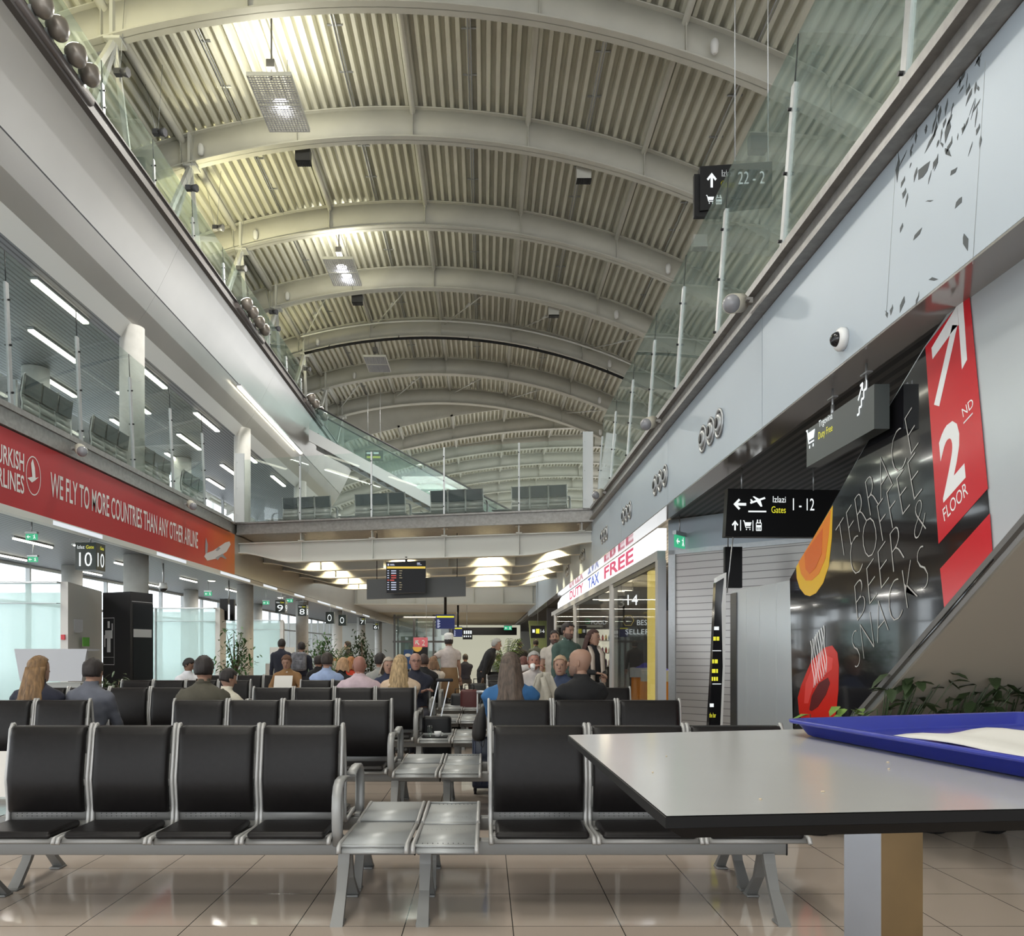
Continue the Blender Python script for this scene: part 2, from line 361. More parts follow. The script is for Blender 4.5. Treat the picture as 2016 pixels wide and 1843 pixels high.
for i in range(50):
    a, b_ = -13.9+i*.508, -13.9+(i+1)*.508; lo = lambda x: min(fl1(x), fl2(x))+.6; hi = lambda x: max(fl1(x), fl2(x))+1.0; m.prism([(a, 40.2, lo(a)), (b_, 40.2, lo(b_)), (b_, 40.2, hi(b_)), (a, 40.2, hi(a))], (0, .08, 0))
struct(m.build('wall_gable', rooft), 'grey infill between the arched near roof and the flatter far roof', 'wall')
for i in range(10):
    rib(42.4+3.95*i, fl2, -13.5, 12.5, 'far roof rib beyond the second bridge, %s of them' % ORD[i])
for i, x in enumerate(PUR):
    for (a, b, fn, wd) in ((3, 40.2, fl1, 'near'), (40.2, 82, fl2, 'far')):
        m = MB(); m.cyl((x, a, fn(x)+.64), (x, b, fn(x)+.64), .065 if i != 2 else .085, 10)
        struct(m.build('beam', rooft), 'round purlin under the %s roof, %s from the left' % (wd, ORD[i]), 'purlin')
for i, (x0, n) in enumerate(((-5.6, 0), (-3.0, 1), (-.35, 2), (2.3, 3), (4.9, 4))):       # thin conduits on the deck
    m = MB()
    for dx in (0, .06): m.cyl((x0+dx, 4, fl1(x0)+.70), (x0+dx, 40, fl1(x0)+.70), .014, 6)
    for yy in [r+1.3+1.3*q for r in RY for q in (0, 1)]: m.box((x0-.12, yy, fl1(x0)+.705), (x0+.18, yy+.04, fl1(x0)+.73))
    struct(m.build('trim_%d' % (20+i), alu), 'pair of thin conduits clipped under the roof deck, %s from the left' % ORD[i], 'conduit')
for j, yb in enumerate((26.2, 34.3)):                                           # bracing rods
    for i in range(5):
        x = PUR[i+2]; m = MB(); m.cyl((x+.15, yb+3.9, fl1(x)+.45), (x+1.9, yb+.1, fl1(x+1.9)+.25), .022, 8); m.cyl((x+1.0, yb+1.95, fl1(x+1)+.33), (x+1.12, yb+1.7, fl1(x+1.1)+.33), .04, 8)
        struct(m.build('beam', white), 'thin diagonal bracing rod in roof bay %s, %s from the left' % (('five', 'seven')[j], ORD[i]), 'bracing rod')
m = MB(); N = 40; xs = [-6.6+(10.5+6.6)*i/N for i in range(N+1)]
m.tube([(x, 29.7, fl1(x)-.22) for x in xs], .05, 8)
for x in xs[2::6]: m.bar((x, 29.7, fl1(x)-.2), (x, 30.1, fl1(x)+.05), .02, .02)
struct(m.build('trim_30', black), 'black pipe following the arch below a roof rib', 'pipe')
m = MB()
m.tube([(x, 29.0, fl1(x)+.12) for x in xs], .03, 6); struct(m.build('trim_31', white), 'thin white cable tube following the arch in front of a rib', 'pipe')
# ---- right side fascia ---------------------------------------------------------------
SE = [-8.0, -3.9, -.2, 3.45, 7.13, 10.8, 14.5, 18.2]
for i, (a, b) in enumerate(zip(SE, SE[1:])):
    m = MB(); m.box((XR, a+.006, 3.34), (XR+.05, b-.006, 4.315))
    struct(m.build('wall_right', cladr), 'glossy pale blue-grey fascia panel on the right gallery edge, %s length' % ORD[i], 'fascia panel')
for i, (a, b) in enumerate(zip(SE[5:]+[21.9, 25.6, 29.3, 33, 37, 41], SE[6:]+[21.9, 25.6, 29.3, 33, 37, 41, 46])):
    if a >= 18.2:
        m = MB(); m.box((XR, a+.006, 3.34), (XR+.05, b-.006, 4.6)); struct(m.build('wall_right', cladr), 'fascia panel of the right gallery beyond the bridge, %s length' % ORD[i], 'fascia panel')
m = MB(); m.box((XR+.06, -8, 3.5), (12, 90, ZF-.03)); struct(m.build('slab_3', conc), 'right gallery slab', 'gallery slab')
sof = mat('glossy_soffit', (.42, .40, .385), .12, .5)
m = MB(); m.box((XR, -8, 3.325), (XR+.262, 46, 3.338)); struct(m.build('ceiling_5', sof), 'narrow glossy grey soffit under the right fascia', 'soffit')
m = MB(); m.box((XR+.262, -8, 3.42), (12, 90, 3.46)); struct(m.build('ceiling_6', baffd), 'dark slatted ceiling over the shops on the right', 'ceiling')
m = MB(); m.box((XR-.10, -8, 4.32), (XR+.06, 18.2, 4.345)); m.box((XR-.02, -8, 4.345), (XR+.06, 18.2, 4.57)); m.box((XR-.08, -8, 4.545), (XR+.06, 18.2, 4.61))
struct(m.build('trim_9', conc), 'weathered aluminium channel along the right gallery edge', 'edge channel')
m = MB(); m.box((XR, -8, ZF-.03), (12, 90, ZF)); struct(m.build('floor_3', mat('gallery_floor', (.3, .28, .26), .25)), 'floor of the right gallery', 'floor')
m = MB(); m.box((11, -8, 0), (11.2, 90, 5.3))
for yy in range(-8, 90, 4): m.box((11.05, yy, 5.3), (11.15, yy+.1, 10.5))  # unseen, open between the posts to bring side light onto the roof
struct(m.build('wall_right_outer', mat('plaster', (.5, .5, .48), .7)), 'unseen outer wall and posts behind the right gallery, opened for daylight', 'wall')
# ---- glass balustrades ------------------------------------------------------------------
def balustrade(posts, hgt, lean, side, label, pm=alu, gm=glc, name='glass_balustrade', thin=.42, pw=.035, base=ZF):
    """posts: list of (x, y) base points; lean: how far the top moves outward (dx, dy)"""
    t = thing(name, label, 'balustrade', (posts[0][0], posts[0][1], base)); O = Vector(t.location)
    for i, (x, y) in enumerate(posts):
        p = Vector((x, y, base))-O; q = p+Vector((lean[0], lean[1], hgt)); m = MB()
        m.bar(p, q, pw, .07, 0, (0, 1, 0) if abs(side[0]) else (1, 0, 0)); o = m.build('post', pm, t)
        m = MB()
        for f in (.12, .5, .86):
            m = MB(); c = p+(q-p)*f; sd = Vector(side)*.045; m.cyl(c-sd, c+sd, .014, 8); m.build('bolt', black, o)
        if thin > .01:
            m = MB(); e = q+(q-p).normalized()*thin; m.cyl(q-(q-p)*.02, e, .007, 6); m.build('joint_rod', black, o)
    for (x, y), (x2, y2) in zip(posts, posts[1:]):
        p, q = Vector((x, y, base))-O, Vector((x2, y2, base))-O; d = (q-p).normalized()*.02; L = Vector((lean[0], lean[1], hgt+thin)); L0 = L*(hgt+thin)/hgt; L0.z = hgt+thin
        th = Vector(side)*.006; a = [p+d, q-d, q-d+L0, p+d+L0]
        m = MB(); m.prism([v-th for v in a], th*2); m.build('glass_pane', gm, t)
    return t
balustrade([(XR+.03, y) for y in (-2.6, -.75, 1.1, 2.95, 4.78, 6.74, 8.66, 10.5, 12.3, 14.1, 15.95, 17.8)], 1.48, (.11, 0), (1, 0, 0), 'tall green-tinted glass balustrade with leaning steel posts on the right gallery', alu, glr)
balustrade([(XL-.02, y) for y in (5.1, 6.95, 8.85, 10.75, 12.62, 14.5, 16.35, 18.2)], 1.66, (-.07, 0), (1, 0, 0), 'glass balustrade with grey posts above the red banner')
balustrade([(-6.08, y) for y in (6.97, 8.97, 10.97, 12.97, 14.97, 16.97, 18.97, 20.97, 22.97, 24.97, 26.97)], .75, (-.03, 0), (1, 0, 0), 'glass balustrade along the upper left gallery', alu, glr, thin=.38, base=9.68)
def yb(x): return 18.89-.242*x
balustrade([(x, yb(x)+.05) for x in (-6.2, -4.56, -2.74, -.968, .783, 2.35)], 1.58, (0, 0), (.2, .98, 0), 'glass balustrade across the front of the bridge', alu, glc, thin=.0001)
for x, y, l in ((-6.12, yb(-6.12)-.05, 'left'), (2.33, yb(2.33)-.02, 'right')):
    m = MB(); m.box((x-.13, y-.02, ZF), (x+.10, y+.02, ZF+1.72)); m.box((x-.13, y-.03, ZF), (x-.10, y+.03, ZF+1.72))
    for z in (.2, .85, 1.5): m.cyl((x-.08, y-.04, ZF+z), (x-.08, y, ZF+z), .015, 8)
    tag(m.build('corner_post', mat('pale_panel', (.55, .57, .58), .35, .2)), 'flat pale metal post at the %s corner of the bridge balustrade' % l, 'post')
# ---- bridge ---------------------------------------------------------------------------------
def slab(y_of, y_end, z0, z1, name, mt, x0=XL, x1=XR):
    m = MB(); m.prism([(x0, y_of(x0), z0), (x1, y_of(x1), z0), (x1, y_end, z0), (x0, y_end, z0)], (0, 0, z1-z0)); return m.build(name, mt)
struct(slab(lambda x: yb(x)+.12, 31, 4.33, ZF-.004, 'slab_4', conc), 'deck of the bridge crossing the hall', 'bridge deck')
m = MB()
for z0, z1, dy in ((4.30, 4.345, 0), (4.345, 4.57, .05), (4.57, 4.61, 0)):
    m.prism([(XL, yb(XL)+dy, z0), (XR, yb(XR)+dy, z0), (XR, yb(XR)+.2, z0), (XL, yb(XL)+.2, z0)], (0, 0, z1-z0))
struct(m.build('trim_10', conc), 'weathered grey metal channel along the front edge of the bridge', 'edge channel')
def bz(x):
    t = min(1, min(x-XL, XR-x)/1.5); t = t*t*(3-2*t); return 3.86-(.26)*t
N = 40; xs = [XL+(XR-XL)*i/N for i in range(N+1)]
for k in range(5):
    dy = .30+2.25*k; m = MB(); f = lambda x: yb(x)*(1 if k == 0 else 1)+dy
    m.loft([[(x, f(x)-.01, bz(x)), (x, f(x)+.01, bz(x)), (x, f(x)+.01, 4.1), (x, f(x)-.01, 4.1)] for x in xs], 0, False)
    for z, wd in ((None, .12), (4.09, .12)):
        m.loft([[(x, f(x)-wd, (bz(x) if z is None else z)), (x, f(x)+wd, (bz(x) if z is None else z)), (x, f(x)+wd, (bz(x) if z is None else z)+.025), (x, f(x)-wd, (bz(x) if z is None else z)+.025)] for x in xs], 0, False)
    for x in (-4.56, -2.74, -.968, .783): m.box((x-.008, f(x)-.11, bz(x)), (x+.008, f(x)+.11, 4.1))
    for x in (-4.56, -2.74, -.968, .783, 2.2):
        m.box((x-.07, f(x)-.2, 4.11), (x+.07, f(x)+.2, 4.13)); m.box((x-.01, f(x)-.2, 4.12), (x+.01, f(x)+.2, 4.32)); m.box((x-.07, f(x)-.2, 4.31), (x+.07, f(x)+.2, 4.329))
    struct(m.build('beam', white), 'white steel beam with curved ends under the bridge, %s from the camera' % ORD[k], 'bridge beam')
    if k:
        for x in (-4.6, -2.3, .07, 1.75):
            lamp('SPOT', (x, f(x)-.30, 4.24), 210, (1, .84, .52), (0, 0, 0), (.03,), 1.75)
struct(slab(lambda x: 39, 47, 3.62, ZF, 'slab_5', white), 'second bridge slab in the distance', 'bridge deck')
struct(slab(lambda x: 47.2, 80, 3.62, 3.9, 'ceiling_7', mat('wood_ceiling', (.50, .42, .28), .5)), 'pale timber coloured ceiling beyond the second bridge', 'ceiling')
m = MB()
for i in range(7): m.box((XL+.1+i*1.4, 38.9, 3.66), (XL+.13+i*1.4, 38.99, 4.5))
m.box((XL, 38.8, 3.60), (XR, 39, 3.66)); m.box((XL, 38.8, 4.5), (XR, 39, 4.6)); struct(m.build('beam', rooft), 'edge beam with stiffeners on the second bridge', 'bridge beam')
balustrade([(x, 39.05) for x in (XL+.05, -4.4, -2.6, -.8, 1.0, XR-.05)], 1.3, (0, 0), (0, 1, 0), 'glass balustrade across the second bridge', alu, glc, thin=.0001)
m = MB(); m.box((-16, 84, 0), (12, 84.3, 13.8)); m.box((-16, 56, 0), (-6.3, 56.3, 3.3)); struct(m.build('wall_back', mat('far_wall', (.48, .48, .44), .7)), 'far end wall of the terminal', 'wall')
m = MB(); m.box((-3.2, 60, 0), (2.6, 60.2, 3.3)); struct(m.build('wall_far', emis('emissive_wall', (.86, .85, .66), .55)), 'cream emissive wall panel at the far end', 'wall')  # emission put into the panel colour, nothing shines behind it
m = MB(); m.box((-3.2, 59, 2.55), (2.3, 59.8, 3.1)); struct(m.build('trim_11', black), 'black bulkhead over the far seating', 'bulkhead')
m = MB(); m.box((-16, -12, 12.5), (12, 2.95, 12.6)); m.box((-16, -12.1, 7.6), (12, -12, 12.5)); struct(m.build('ceiling_8', deckm), 'unseen flat roof behind the camera with a wall blocking sky light', 'ceiling')  # unseen roof; its upper rear wall is added to block sky light
# ---- lit tubes ----------------------------------------------------------------------------------
nl = 0
def tubelamp(x, y0, L, z, wd, label, group):
    t = thing('tube_lamp', label, 'ceiling light', (x, y0, z), 0, group)
    MB().box((-wd/2-.012, 0, 0), (wd/2+.012, L, .04)).build('housing', alu, t); MB().box((-wd/2, .02, -.03), (wd/2, L-.02, .005)).build('diffuser', tube, t)
for r, (x, ys) in enumerate(((-7.53, (9.9, 13.55, 17.35, 21.1, 24.9, 28.7)), (-8.76, (11.9, 15.65, 19.4, 23.2, 27)), (-9.98, (14.3, 18.0, 21.7, 25.4, 29.2)))):
    for i, y in enumerate(ys): tubelamp(x, y, 1.8, 7.58, .11, 'tube light in the left gallery ceiling, %s row from hall, %s from camera' % (ORD[r], ORD[i]), 'gallery ceiling tubes')
for r, (x, ys) in enumerate(((-7.85, (9.6, 13.5, 17.2, 20.9, 24.6)), (-9.5, (12, 15.6, 18.9, 22.6)))):
    for i, y in enumerate(ys): tubelamp(x, y, 1.25, 3.27, .03, 'slim tube in the gate ceiling, %s row from hall, %s from camera' % (ORD[r], ORD[i]), 'gate ceiling tubes')
t = thing('linear_lamp', 'long bright linear lamp on the seam of the curved cladding', 'light', (-6.52, 21.5, 8.42))
MB().box((-.06, 0, -.02), (.06, 7.3, .03)).build('housing', alu, t); MB().box((-.045, .02, -.06), (.045, 7.28, -.015)).build('diffuser', tube, t)
for i, (x, y) in enumerate(((-7.3, 14.6), (-7.4, 22.0), (-8.0, 12.0), (-7.3, 29))):
    t = thing('downlight', 'round recessed downlight in the gate ceiling, %s from the camera' % ORD[i], 'downlight', (x, y, 3.3), 0, 'gate downlights')
    MB().cyl((0, 0, -.02), (0, 0, .01), .12, 20).build('ring', alu, t); MB().cyl((0, 0, -.03), (0, 0, -.015), .09, 20).build('lens', tube, t)
# ================================================================== RIGHT: ESCALATOR, POSTER, SIGNS, SHOP
XP = 2.67
def P(u, v, off=0): p = px(u, v, X=XP); return Vector((XP-off, p.y, p.z))
esc = thing('escalator', 'enclosed metal escalator rising towards the camera behind the bar table', 'escalator', (XP, 8.8, 0)); EO = Vector(esc.location)
side = [(8.8, 0), (8.8, 2.03), (7.12, 2.0), (5.73, 2.81), (4.95, 3.225), (4.48, 3.41), (1.85, 3.41), (1.9, 3.32), (7.31, 0)]
m = MB(); m.prism([Vector((XP, y, z))-EO for y, z in side], (.06, 0, 0)); m.build('side_panel', mat('escalator_panel', (.58, .62, .65), .22, .4), esc)
m = MB(); m.prism([Vector((XP+.06, y, z))-EO for y, z in ((7.25, .02), (1.9, 3.30), (1.9, 3.40), (7.4, .02))], (1.5, 0, 0)); m.build('underside', mat('escalator_underside', (.34, .31, .26), .55), esc)
m = MB(); m.box(Vector((XP-.012, 8.60, 0))-EO, Vector((XP+.05, 8.81, 2.0))-EO); m.build('edge_strip', mat('dark_strip', (.03, .03, .03), .3), esc)
m = MB(); m.prism([Vector((XP-.01, y, z))-EO for y, z in ((7.38, -.0), (1.9, 3.35), (1.9, 3.31), (7.31, 0))], (.03, 0, 0)); m.build('edge_trim', dalu, esc)
m = MB()
for yy in (8.3, 7.9, 7.45): m.box(Vector((XP-.001, yy, .02))-EO, Vector((XP+.02, yy+.006, 1.99))-EO)
m.build('panel_seam', alu, esc)
# poster on the escalator side
pos = tag(MB().prism([P(*q, .001) for q in ((1556, 1140), (1562, 1434), (1600, 1500), (1660, 1424), (1735, 1352), (1858, 1222), (1957, 1103), (1909, 572), (1824, 682), (1703, 882))], (-.004, 0, 0)).build('poster', mat('poster_black', (.010, .010, .012), .07, coat=.3)),
    'huge glossy black and red poster reading TERRACE COFFEE BEER & SNACKS on the escalator side', 'poster')
def pp(name, pts, mt, off, parent=pos): return MB().prism([P(*q, off) for q in pts], (-.0015, 0, 0)).build(name, mt, parent)
pp('red_strip', [(1824, 683), (1910, 573), (1947, 962), (1850, 1071)], redb, .0055)
pp('red_strip', [(1853, 1120), (1951, 1011), (1957, 1098), (1861, 1196)], redb, .0055)
arrow = MB()
for q in ([(1842, 797), (1852, 800), (1888, 640), (1878, 640)], [(1837, 685), (1888, 600), (1890, 640), (1880, 650), (1839, 707)], [(1888, 598), (1899, 594), (1907, 708), (1897, 727)]):
    arrow.prism([P(*a, .008) for a in q], (-.0015, 0, 0))
arrow.build('arrow', wht, pos)
t = MB()
def quadtext(mb, s, bl, br, tl, off, to=0.0):
    a, b, c = P(*bl, off), P(*br, off), P(*tl, off); mb.text(s, a, b-a, c-a, 0, to)
quadtext(t, '2', (1860, 990), (1904, 940), (1849, 860), .008, .03)
quadtext(t, 'ND', (1899, 822), (1920, 799), (1896, 806), .008); t.prism([P(*a, .008) for a in ((1900, 832), (1918, 812), (1918, 815), (1900, 835))], (-.001, 0, 0))
quadtext(t, 'FLOOR', (1862, 1027), (1909, 972), (1858, 1003), .008)
t.build('lettering', wht, pos)
thin = MB()
for s, bl, br, tl in (('TERRACE', (1656, 1106), (1811, 874), (1647, 1042)), ('COFFEE', (1682, 1142), (1818, 965), (1672, 1075)),
                      ('&', (1803, 1066), (1826, 1041), (1800, 998)), ('BEER', (1690, 1223), (1783, 1097), (1684, 1154)), ('SNACKS', (1686, 1318), (1832, 1148), (1678, 1250))):
    quadtext(thin, s, bl, br, tl, .008, -.034)
thin.build('lettering', mat('thin_letter', (.42, .41, .39), .6), pos)
# beer glass and cup graphics
yel = mat('poster_yellow', (.72, .42, .01), .25); ora = mat('poster_orange', (.70, .20, .01), .25); ora2 = mat('poster_deep_orange', (.62, .12, .01), .25)
pp('beer_graphic', [(1641, 995), (1569, 1116), (1570, 1138), (1576, 1158), (1586, 1171), (1596, 1174), (1608, 1168), (1622, 1148), (1633, 1115), (1639, 1060)], yel, .0055)
pp('beer_graphic', [(1638, 1003), (1574, 1107), (1579, 1130), (1588, 1143), (1600, 1143), (1614, 1130), (1627, 1100), (1634, 1050)], ora, .007)
pp('beer_graphic', [(1622, 1040), (1586, 1090), (1588, 1120), (1596, 1130), (1608, 1118), (1620, 1090)], ora2, .0085)
cr = mat('cup_red', (.55, .02, .012), .2); cr2 = mat('cup_light_red', (.70, .06, .05), .25); cr3 = mat('cup_dark', (.10, .005, .006), .3)
pp('cup_graphic', [(1572, 1374), (1578, 1352), (1590, 1322), (1600, 1300), (1625, 1275), (1640, 1271), (1650, 1285), (1653, 1310), (1652, 1360), (1648, 1400), (1640, 1440), (1590, 1440), (1575, 1405)], cr, .0055)
pp('cup_graphic', [(1585, 1385), (1588, 1345), (1603, 1310), (1625, 1290), (1642, 1296), (1640, 1318), (1620, 1334), (1602, 1355), (1593, 1385)], cr2, .007)
pp('cup_graphic', [(1595, 1398), (1600, 1370), (1614, 1345), (1632, 1334), (1636, 1345), (1628, 1368), (1612, 1392), (1600, 1400)], cr3, .007)
m = MB()
for k in range(8):
    u = 1598+k*3.6
    pts = [P(u+1.3*math.sin(j*1.1+k)+ (j*.8), (1262-k*4.3)+j*(92/9.0), .0095) for j in range(10)]
    m.tube(pts, .0035, 5)
m.build('steam_line', wht, pos)
# torn sticker residue on the fascia
random.seed(5)
def FP(u, v): return px(u, v, X=XR-.0005)
for (a, b, c, n, rg) in ((1925, 110, 1770, 46, 240), (1830, 330, 1760, 26, 280)):
    pass
m = MB()
def sliver(u, v, L, wd, ang):
    d = Vector((math.cos(ang), math.sin(ang))); q = Vector((-d.y, d.x)); ps = []
    for k, f in enumerate((0, .25, .6, 1, .7, .3)):
        o = d*L*f+q*(wd*random.uniform(.4, 1)*(1 if k < 3 else -.2)); ps.append(FP(u+o.x, v+o.y))
    m.prism(ps, (-.001, 0, 0))
for k in range(60):
    u = random.uniform(1782, 1938); lo = 95+(1940-u)*.75
    sliver(u, random.uniform(lo, lo+175), random.uniform(8, 46), random.uniform(1.2, 6), PI*.5+random.uniform(.15, .6))
for u, v, L, wd, a in ((1800, 345, 42, 16, -.7), (1905, 460, 34, 14, 1.6), (1898, 392, 26, 9, 2.4), (1868, 340, 20, 8, -.5), (1830, 545, 18, 8, .3), (1795, 470, 30, 6, -.8), (1773, 300, 60, 6, 1.7), (1785, 585, 34, 6, 2.0), (1812, 575, 30, 3, 1.9),
    (1822, 395, 16, 3, 0), (1760, 600, 22, 5, 1.9), (1748, 612, 14, 6, 1.7), (1865, 290, 20, 9, 1.2), (1876, 235, 50, 8, 1.9), (1850, 250, 60, 6, 2.1), (1930, 110, 22, 9, 1.7), (1780, 440, 20, 4, 2)): sliver(u, v, L, wd, a)
tag(m.build('sticker_residue', mat('residue', (.075, .085, .09), .6)), 'torn dark sticker remains scattered on the right fascia', 'sticker residue', None, 'stuff')
m = MB()
for a, b in (((1765, 300), (1745, 620)), ((1940, 120), (1915, 520))): m.tube([FP(*a), FP(*b)], .0015, 4)
tag(m.build('sticker_outline', mat('faint_line', (.40, .42, .42), .6)), 'faint outline left by the removed sticker on the fascia', 'sticker residue')
# round air nozzles in the fascia
k = 0
for yc in (8.73, 11.25, 13.9, 16.5, 20.2, 23.9):
    for j in (-1, 0, 1):
        y = yc+.31*j; t = thing('air_nozzle', 'round chrome air nozzle, %s of three, %s cluster from the camera' % (('nearest', 'middle', 'farthest')[j+1], ORD[k]), 'air nozzle', (XR, y, 3.74), 0, 'air nozzles')
        R = Matrix.Rotation(-PI/2, 4, 'Y'); b = MB(); b.T = R
        b.loft([[(r*math.cos(a*PI/12), r*math.sin(a*PI/12), z) for a in range(24)] for r, z in ((.15, 0), (.155, .015), (.135, .022), (.12, .008), (.11, -.03))], 0, True); b.build('ring', alu, t)
        b = MB(); b.T = R; b.loft([[(r*math.cos(a*PI/12), r*math.sin(a*PI/12), z) for a in range(24)] for r, z in ((.105, .004), (.09, .03), (.05, .04), (.045, .03))], 0, True); b.build('cone', alu, t)
        b = MB(); b.T = R; b.loft([[(r*math.cos(a*PI/12), r*math.sin(a*PI/12)-0, z) for a in range(24)] for r, z in ((.055, .038), (.05, .045), (.02, .045))], 0, True); b.build('bore', black, t)
    k += 1
# dome camera
t = thing('dome_camera', 'small white dome security camera on the right fascia', 'security camera', (XR, 5.50, 3.49)); b = MB(); R = Matrix.Rotation(-PI/2, 4, 'Y'); b.T = R
b.loft([[(r*math.cos(a*PI/12), r*math.sin(a*PI/12), z) for a in range(24)] for r, z in ((.075, 0), (.078, .03), (.07, .045), (.052, .052))], 0, True); b.build('base', mat('white_plastic', (.75, .75, .74), .35), t)
b = MB(); b.T = R; b.ell((0, 0, .05), (.05, .05, .045), 16, 8); b.build('dome', blackg, t)
# cylinder projectors on the channels
projm = mat('beige_metal', (.55, .52, .44), .4)
def projector(x, y, z, sx, label):
    t = thing('spotlight', label, 'spotlight', (x, y, z), 0, 'cylindrical gallery spotlights'); b = MB()
    d = Vector((sx*.55, -.75, -.35)).normalized(); c = Vector((sx*.12, 0, -.02))
    b.cyl(c-d*.10, c+d*.13, .082, 20); b.cyl(c-d*.13, c-d*.10, .05, 16, 0, .08); b.build('housing', projm, t)
    b = MB(); b.ell(c+d*.125, (.078, .078, .078), 16, 8); b.build('lens', mat('grey_lens', (.25, .25, .27), .2), t)
    b = MB(); b.bar((-sx*.02, 0, 0), (sx*.07, 0, 0), .05, .05); b.bar((sx*.04, -.09, -.02), (sx*.04, .09, -.02), .03, .012); b.build('bracket', conc, t)
for i, y in enumerate((7.15, 10.9, 15.8)): projector(XR-.10, y, 4.46, -1, 'beige cylindrical spotlight on the right gallery channel, %s from the camera' % ORD[i])
for i, y in enumerate((12.2, 16.8)): projector(XL+.06, y, 4.42, 1, 'beige cylindrical spotlight above the red banner, %s from the camera' % ORD[i])
# ---------------------------------------------------------------- hanging direction signs
def icon_arrow(b, o, ex, ez, ang=0):
    o, ex, ez = Vector(o), Vector(ex), Vector(ez); c, s = math.cos(ang), math.sin(ang)
    R = lambda x, y: o+ex*(c*x-s*y)+ez*(s*x+c*y); n = Vector(ex).cross(Vector(ez)).normalized()*.002
    for q in (((-.1, -.5), (.1, -.5), (.1, .35), (-.1, .35)), ((0, .5), (-.42, .08), (-.3, -.04), (0, .27)), ((0, .5), (.42, .08), (.3, -.04), (0, .27))): b.prism([R(*a) for a in q], n)
def shapes(b, o, ex, ez, polys):
    o, ex, ez = Vector(o), Vector(ex), Vector(ez); n = ex.cross(ez).normalized()*.002
    for q in polys: b.prism([o+ex*x+ez*y for x, y in q], n)
def ln(x0, y0, x1, y1, w=.04):
    d = Vector((x1-x0, y1-y0)).normalized(); a = Vector((-d.y, d.x))*w; return [(x0+a.x, y0+a.y), (x1+a.x, y1+a.y), (x1-a.x, y1-a.y), (x0-a.x, y0-a.y)]
CART = [ln(-.5, .45, -.36, .45), ln(-.38, .45, -.2, -.22), ln(-.2, -.22, .38, -.22), [(-.31, .3), (.48, .3), (.36, -.08), (-.2, -.08)], ln(-.16, -.42, -.06, -.42, .07), ln(.24, -.42, .34, -.42, .07)]
PLANE = [ln(-.5, .02, .42, .42, .07), [(-.15, .2), (.15, -.25), (.25, -.22), (.12, .3)], [(-.1, .22), (-.35, .5), (-.25, .52), (.1, .3)], [(-.45, .05), (-.5, .3), (-.42, .3), (-.3, .1)]]
GIFT = [ln(-.4, -.5, -.4, .2), ln(.4, -.5, .4, .2), ln(-.4, -.5, .4, -.5), ln(-.4, -.1, .4, -.1, .1), ln(-.2, -.5, -.2, -.1), ln(.2, -.5, .2, -.1), ln(-.25, .2, -.2, .5, .08), ln(.25, .2, .2, .5, .08), ln(-.4, .2, .4, .2), ln(0, -.5, 0, -.1)]
STAIR = [ln(-.5, -.5, -.3, -.5), ln(-.3, -.5, -.3, -.28), ln(-.3, -.28, -.08, -.28), ln(-.08, -.28, -.08, -.04), ln(-.08, -.04, .14, -.04), ln(.14, -.04, .14, .22), ln(.14, .22, .4, .22), ln(.4, .22, .4, .5), ln(-.4, .0, .05, .5), ln(.05, .5, -.2, .46), ln(.05, .5, .02, .24)]
# gates sign, facing the hall
t = thing('hanging_sign', 'black hanging sign reading Izlazi Gates 1 - 12 left of the poster', 'sign', (2.66, 9.0, 3.42))
b = MB(); b.prism([(0, 0, -.77), (1.6, .3, -.74), (1.6, .3, -.20), (.03, 0, -.24)], (0, .12, 0)); b.build('panel', black, t)
def GP(u, v): p = px(u, v, Y=9.0); return Vector((p.x-2.66, (p.x-2.66)*.1875-.004, p.z-3.42))
def gex(w): return Vector((w, w*.1875, w*.02))
b = MB(); icon_arrow(b, GP(1458, 992), gex(.15), (0, 0, .15), PI/2); shapes(b, GP(1497, 989), gex(.19), (0, 0, .15), PLANE); b.prism([GP(1476, 1007), GP(1514, 1006), GP(1514, 1003), GP(1476, 1004)], (0, .002, 0))
b.text('Izlazi', GP(1528, 986), gex(.155), (0, 0, .07)); b.text('1 - 12', GP(1571, 1000), gex(.26), (0, 0, .135))
icon_arrow(b, GP(1448, 1034), gex(.09), (0, 0, .11)); b.prism([GP(1459, 1044), GP(1460.5, 1044), GP(1460.5, 1023), GP(1459, 1023)], (0, .002, 0)); shapes(b, GP(1474, 1033), gex(.10), (0, 0, .11), CART)
b.prism([GP(1485, 1044), GP(1486.5, 1044), GP(1486.5, 1023), GP(1485, 1023)], (0, .002, 0)); shapes(b, GP(1498, 1032), gex(.075), (0, 0, .12), GIFT); b.build('lettering', wlit, t)
b = MB(); b.text('Gates', GP(1525, 1007), gex(.172), (0, 0, .075)); b.build('lettering', ylit, t)
b = MB()
for x in (.2, 1.0): b.cyl((x, .06, -.25), (x, .06, .02), .008, 8)
b.build('hanging_rod', alu, t)
b = MB(); b.cyl((.08, -.02, -.78), (.0, -.06, -1.4), .007, 8); b.build('cable', alu, t)
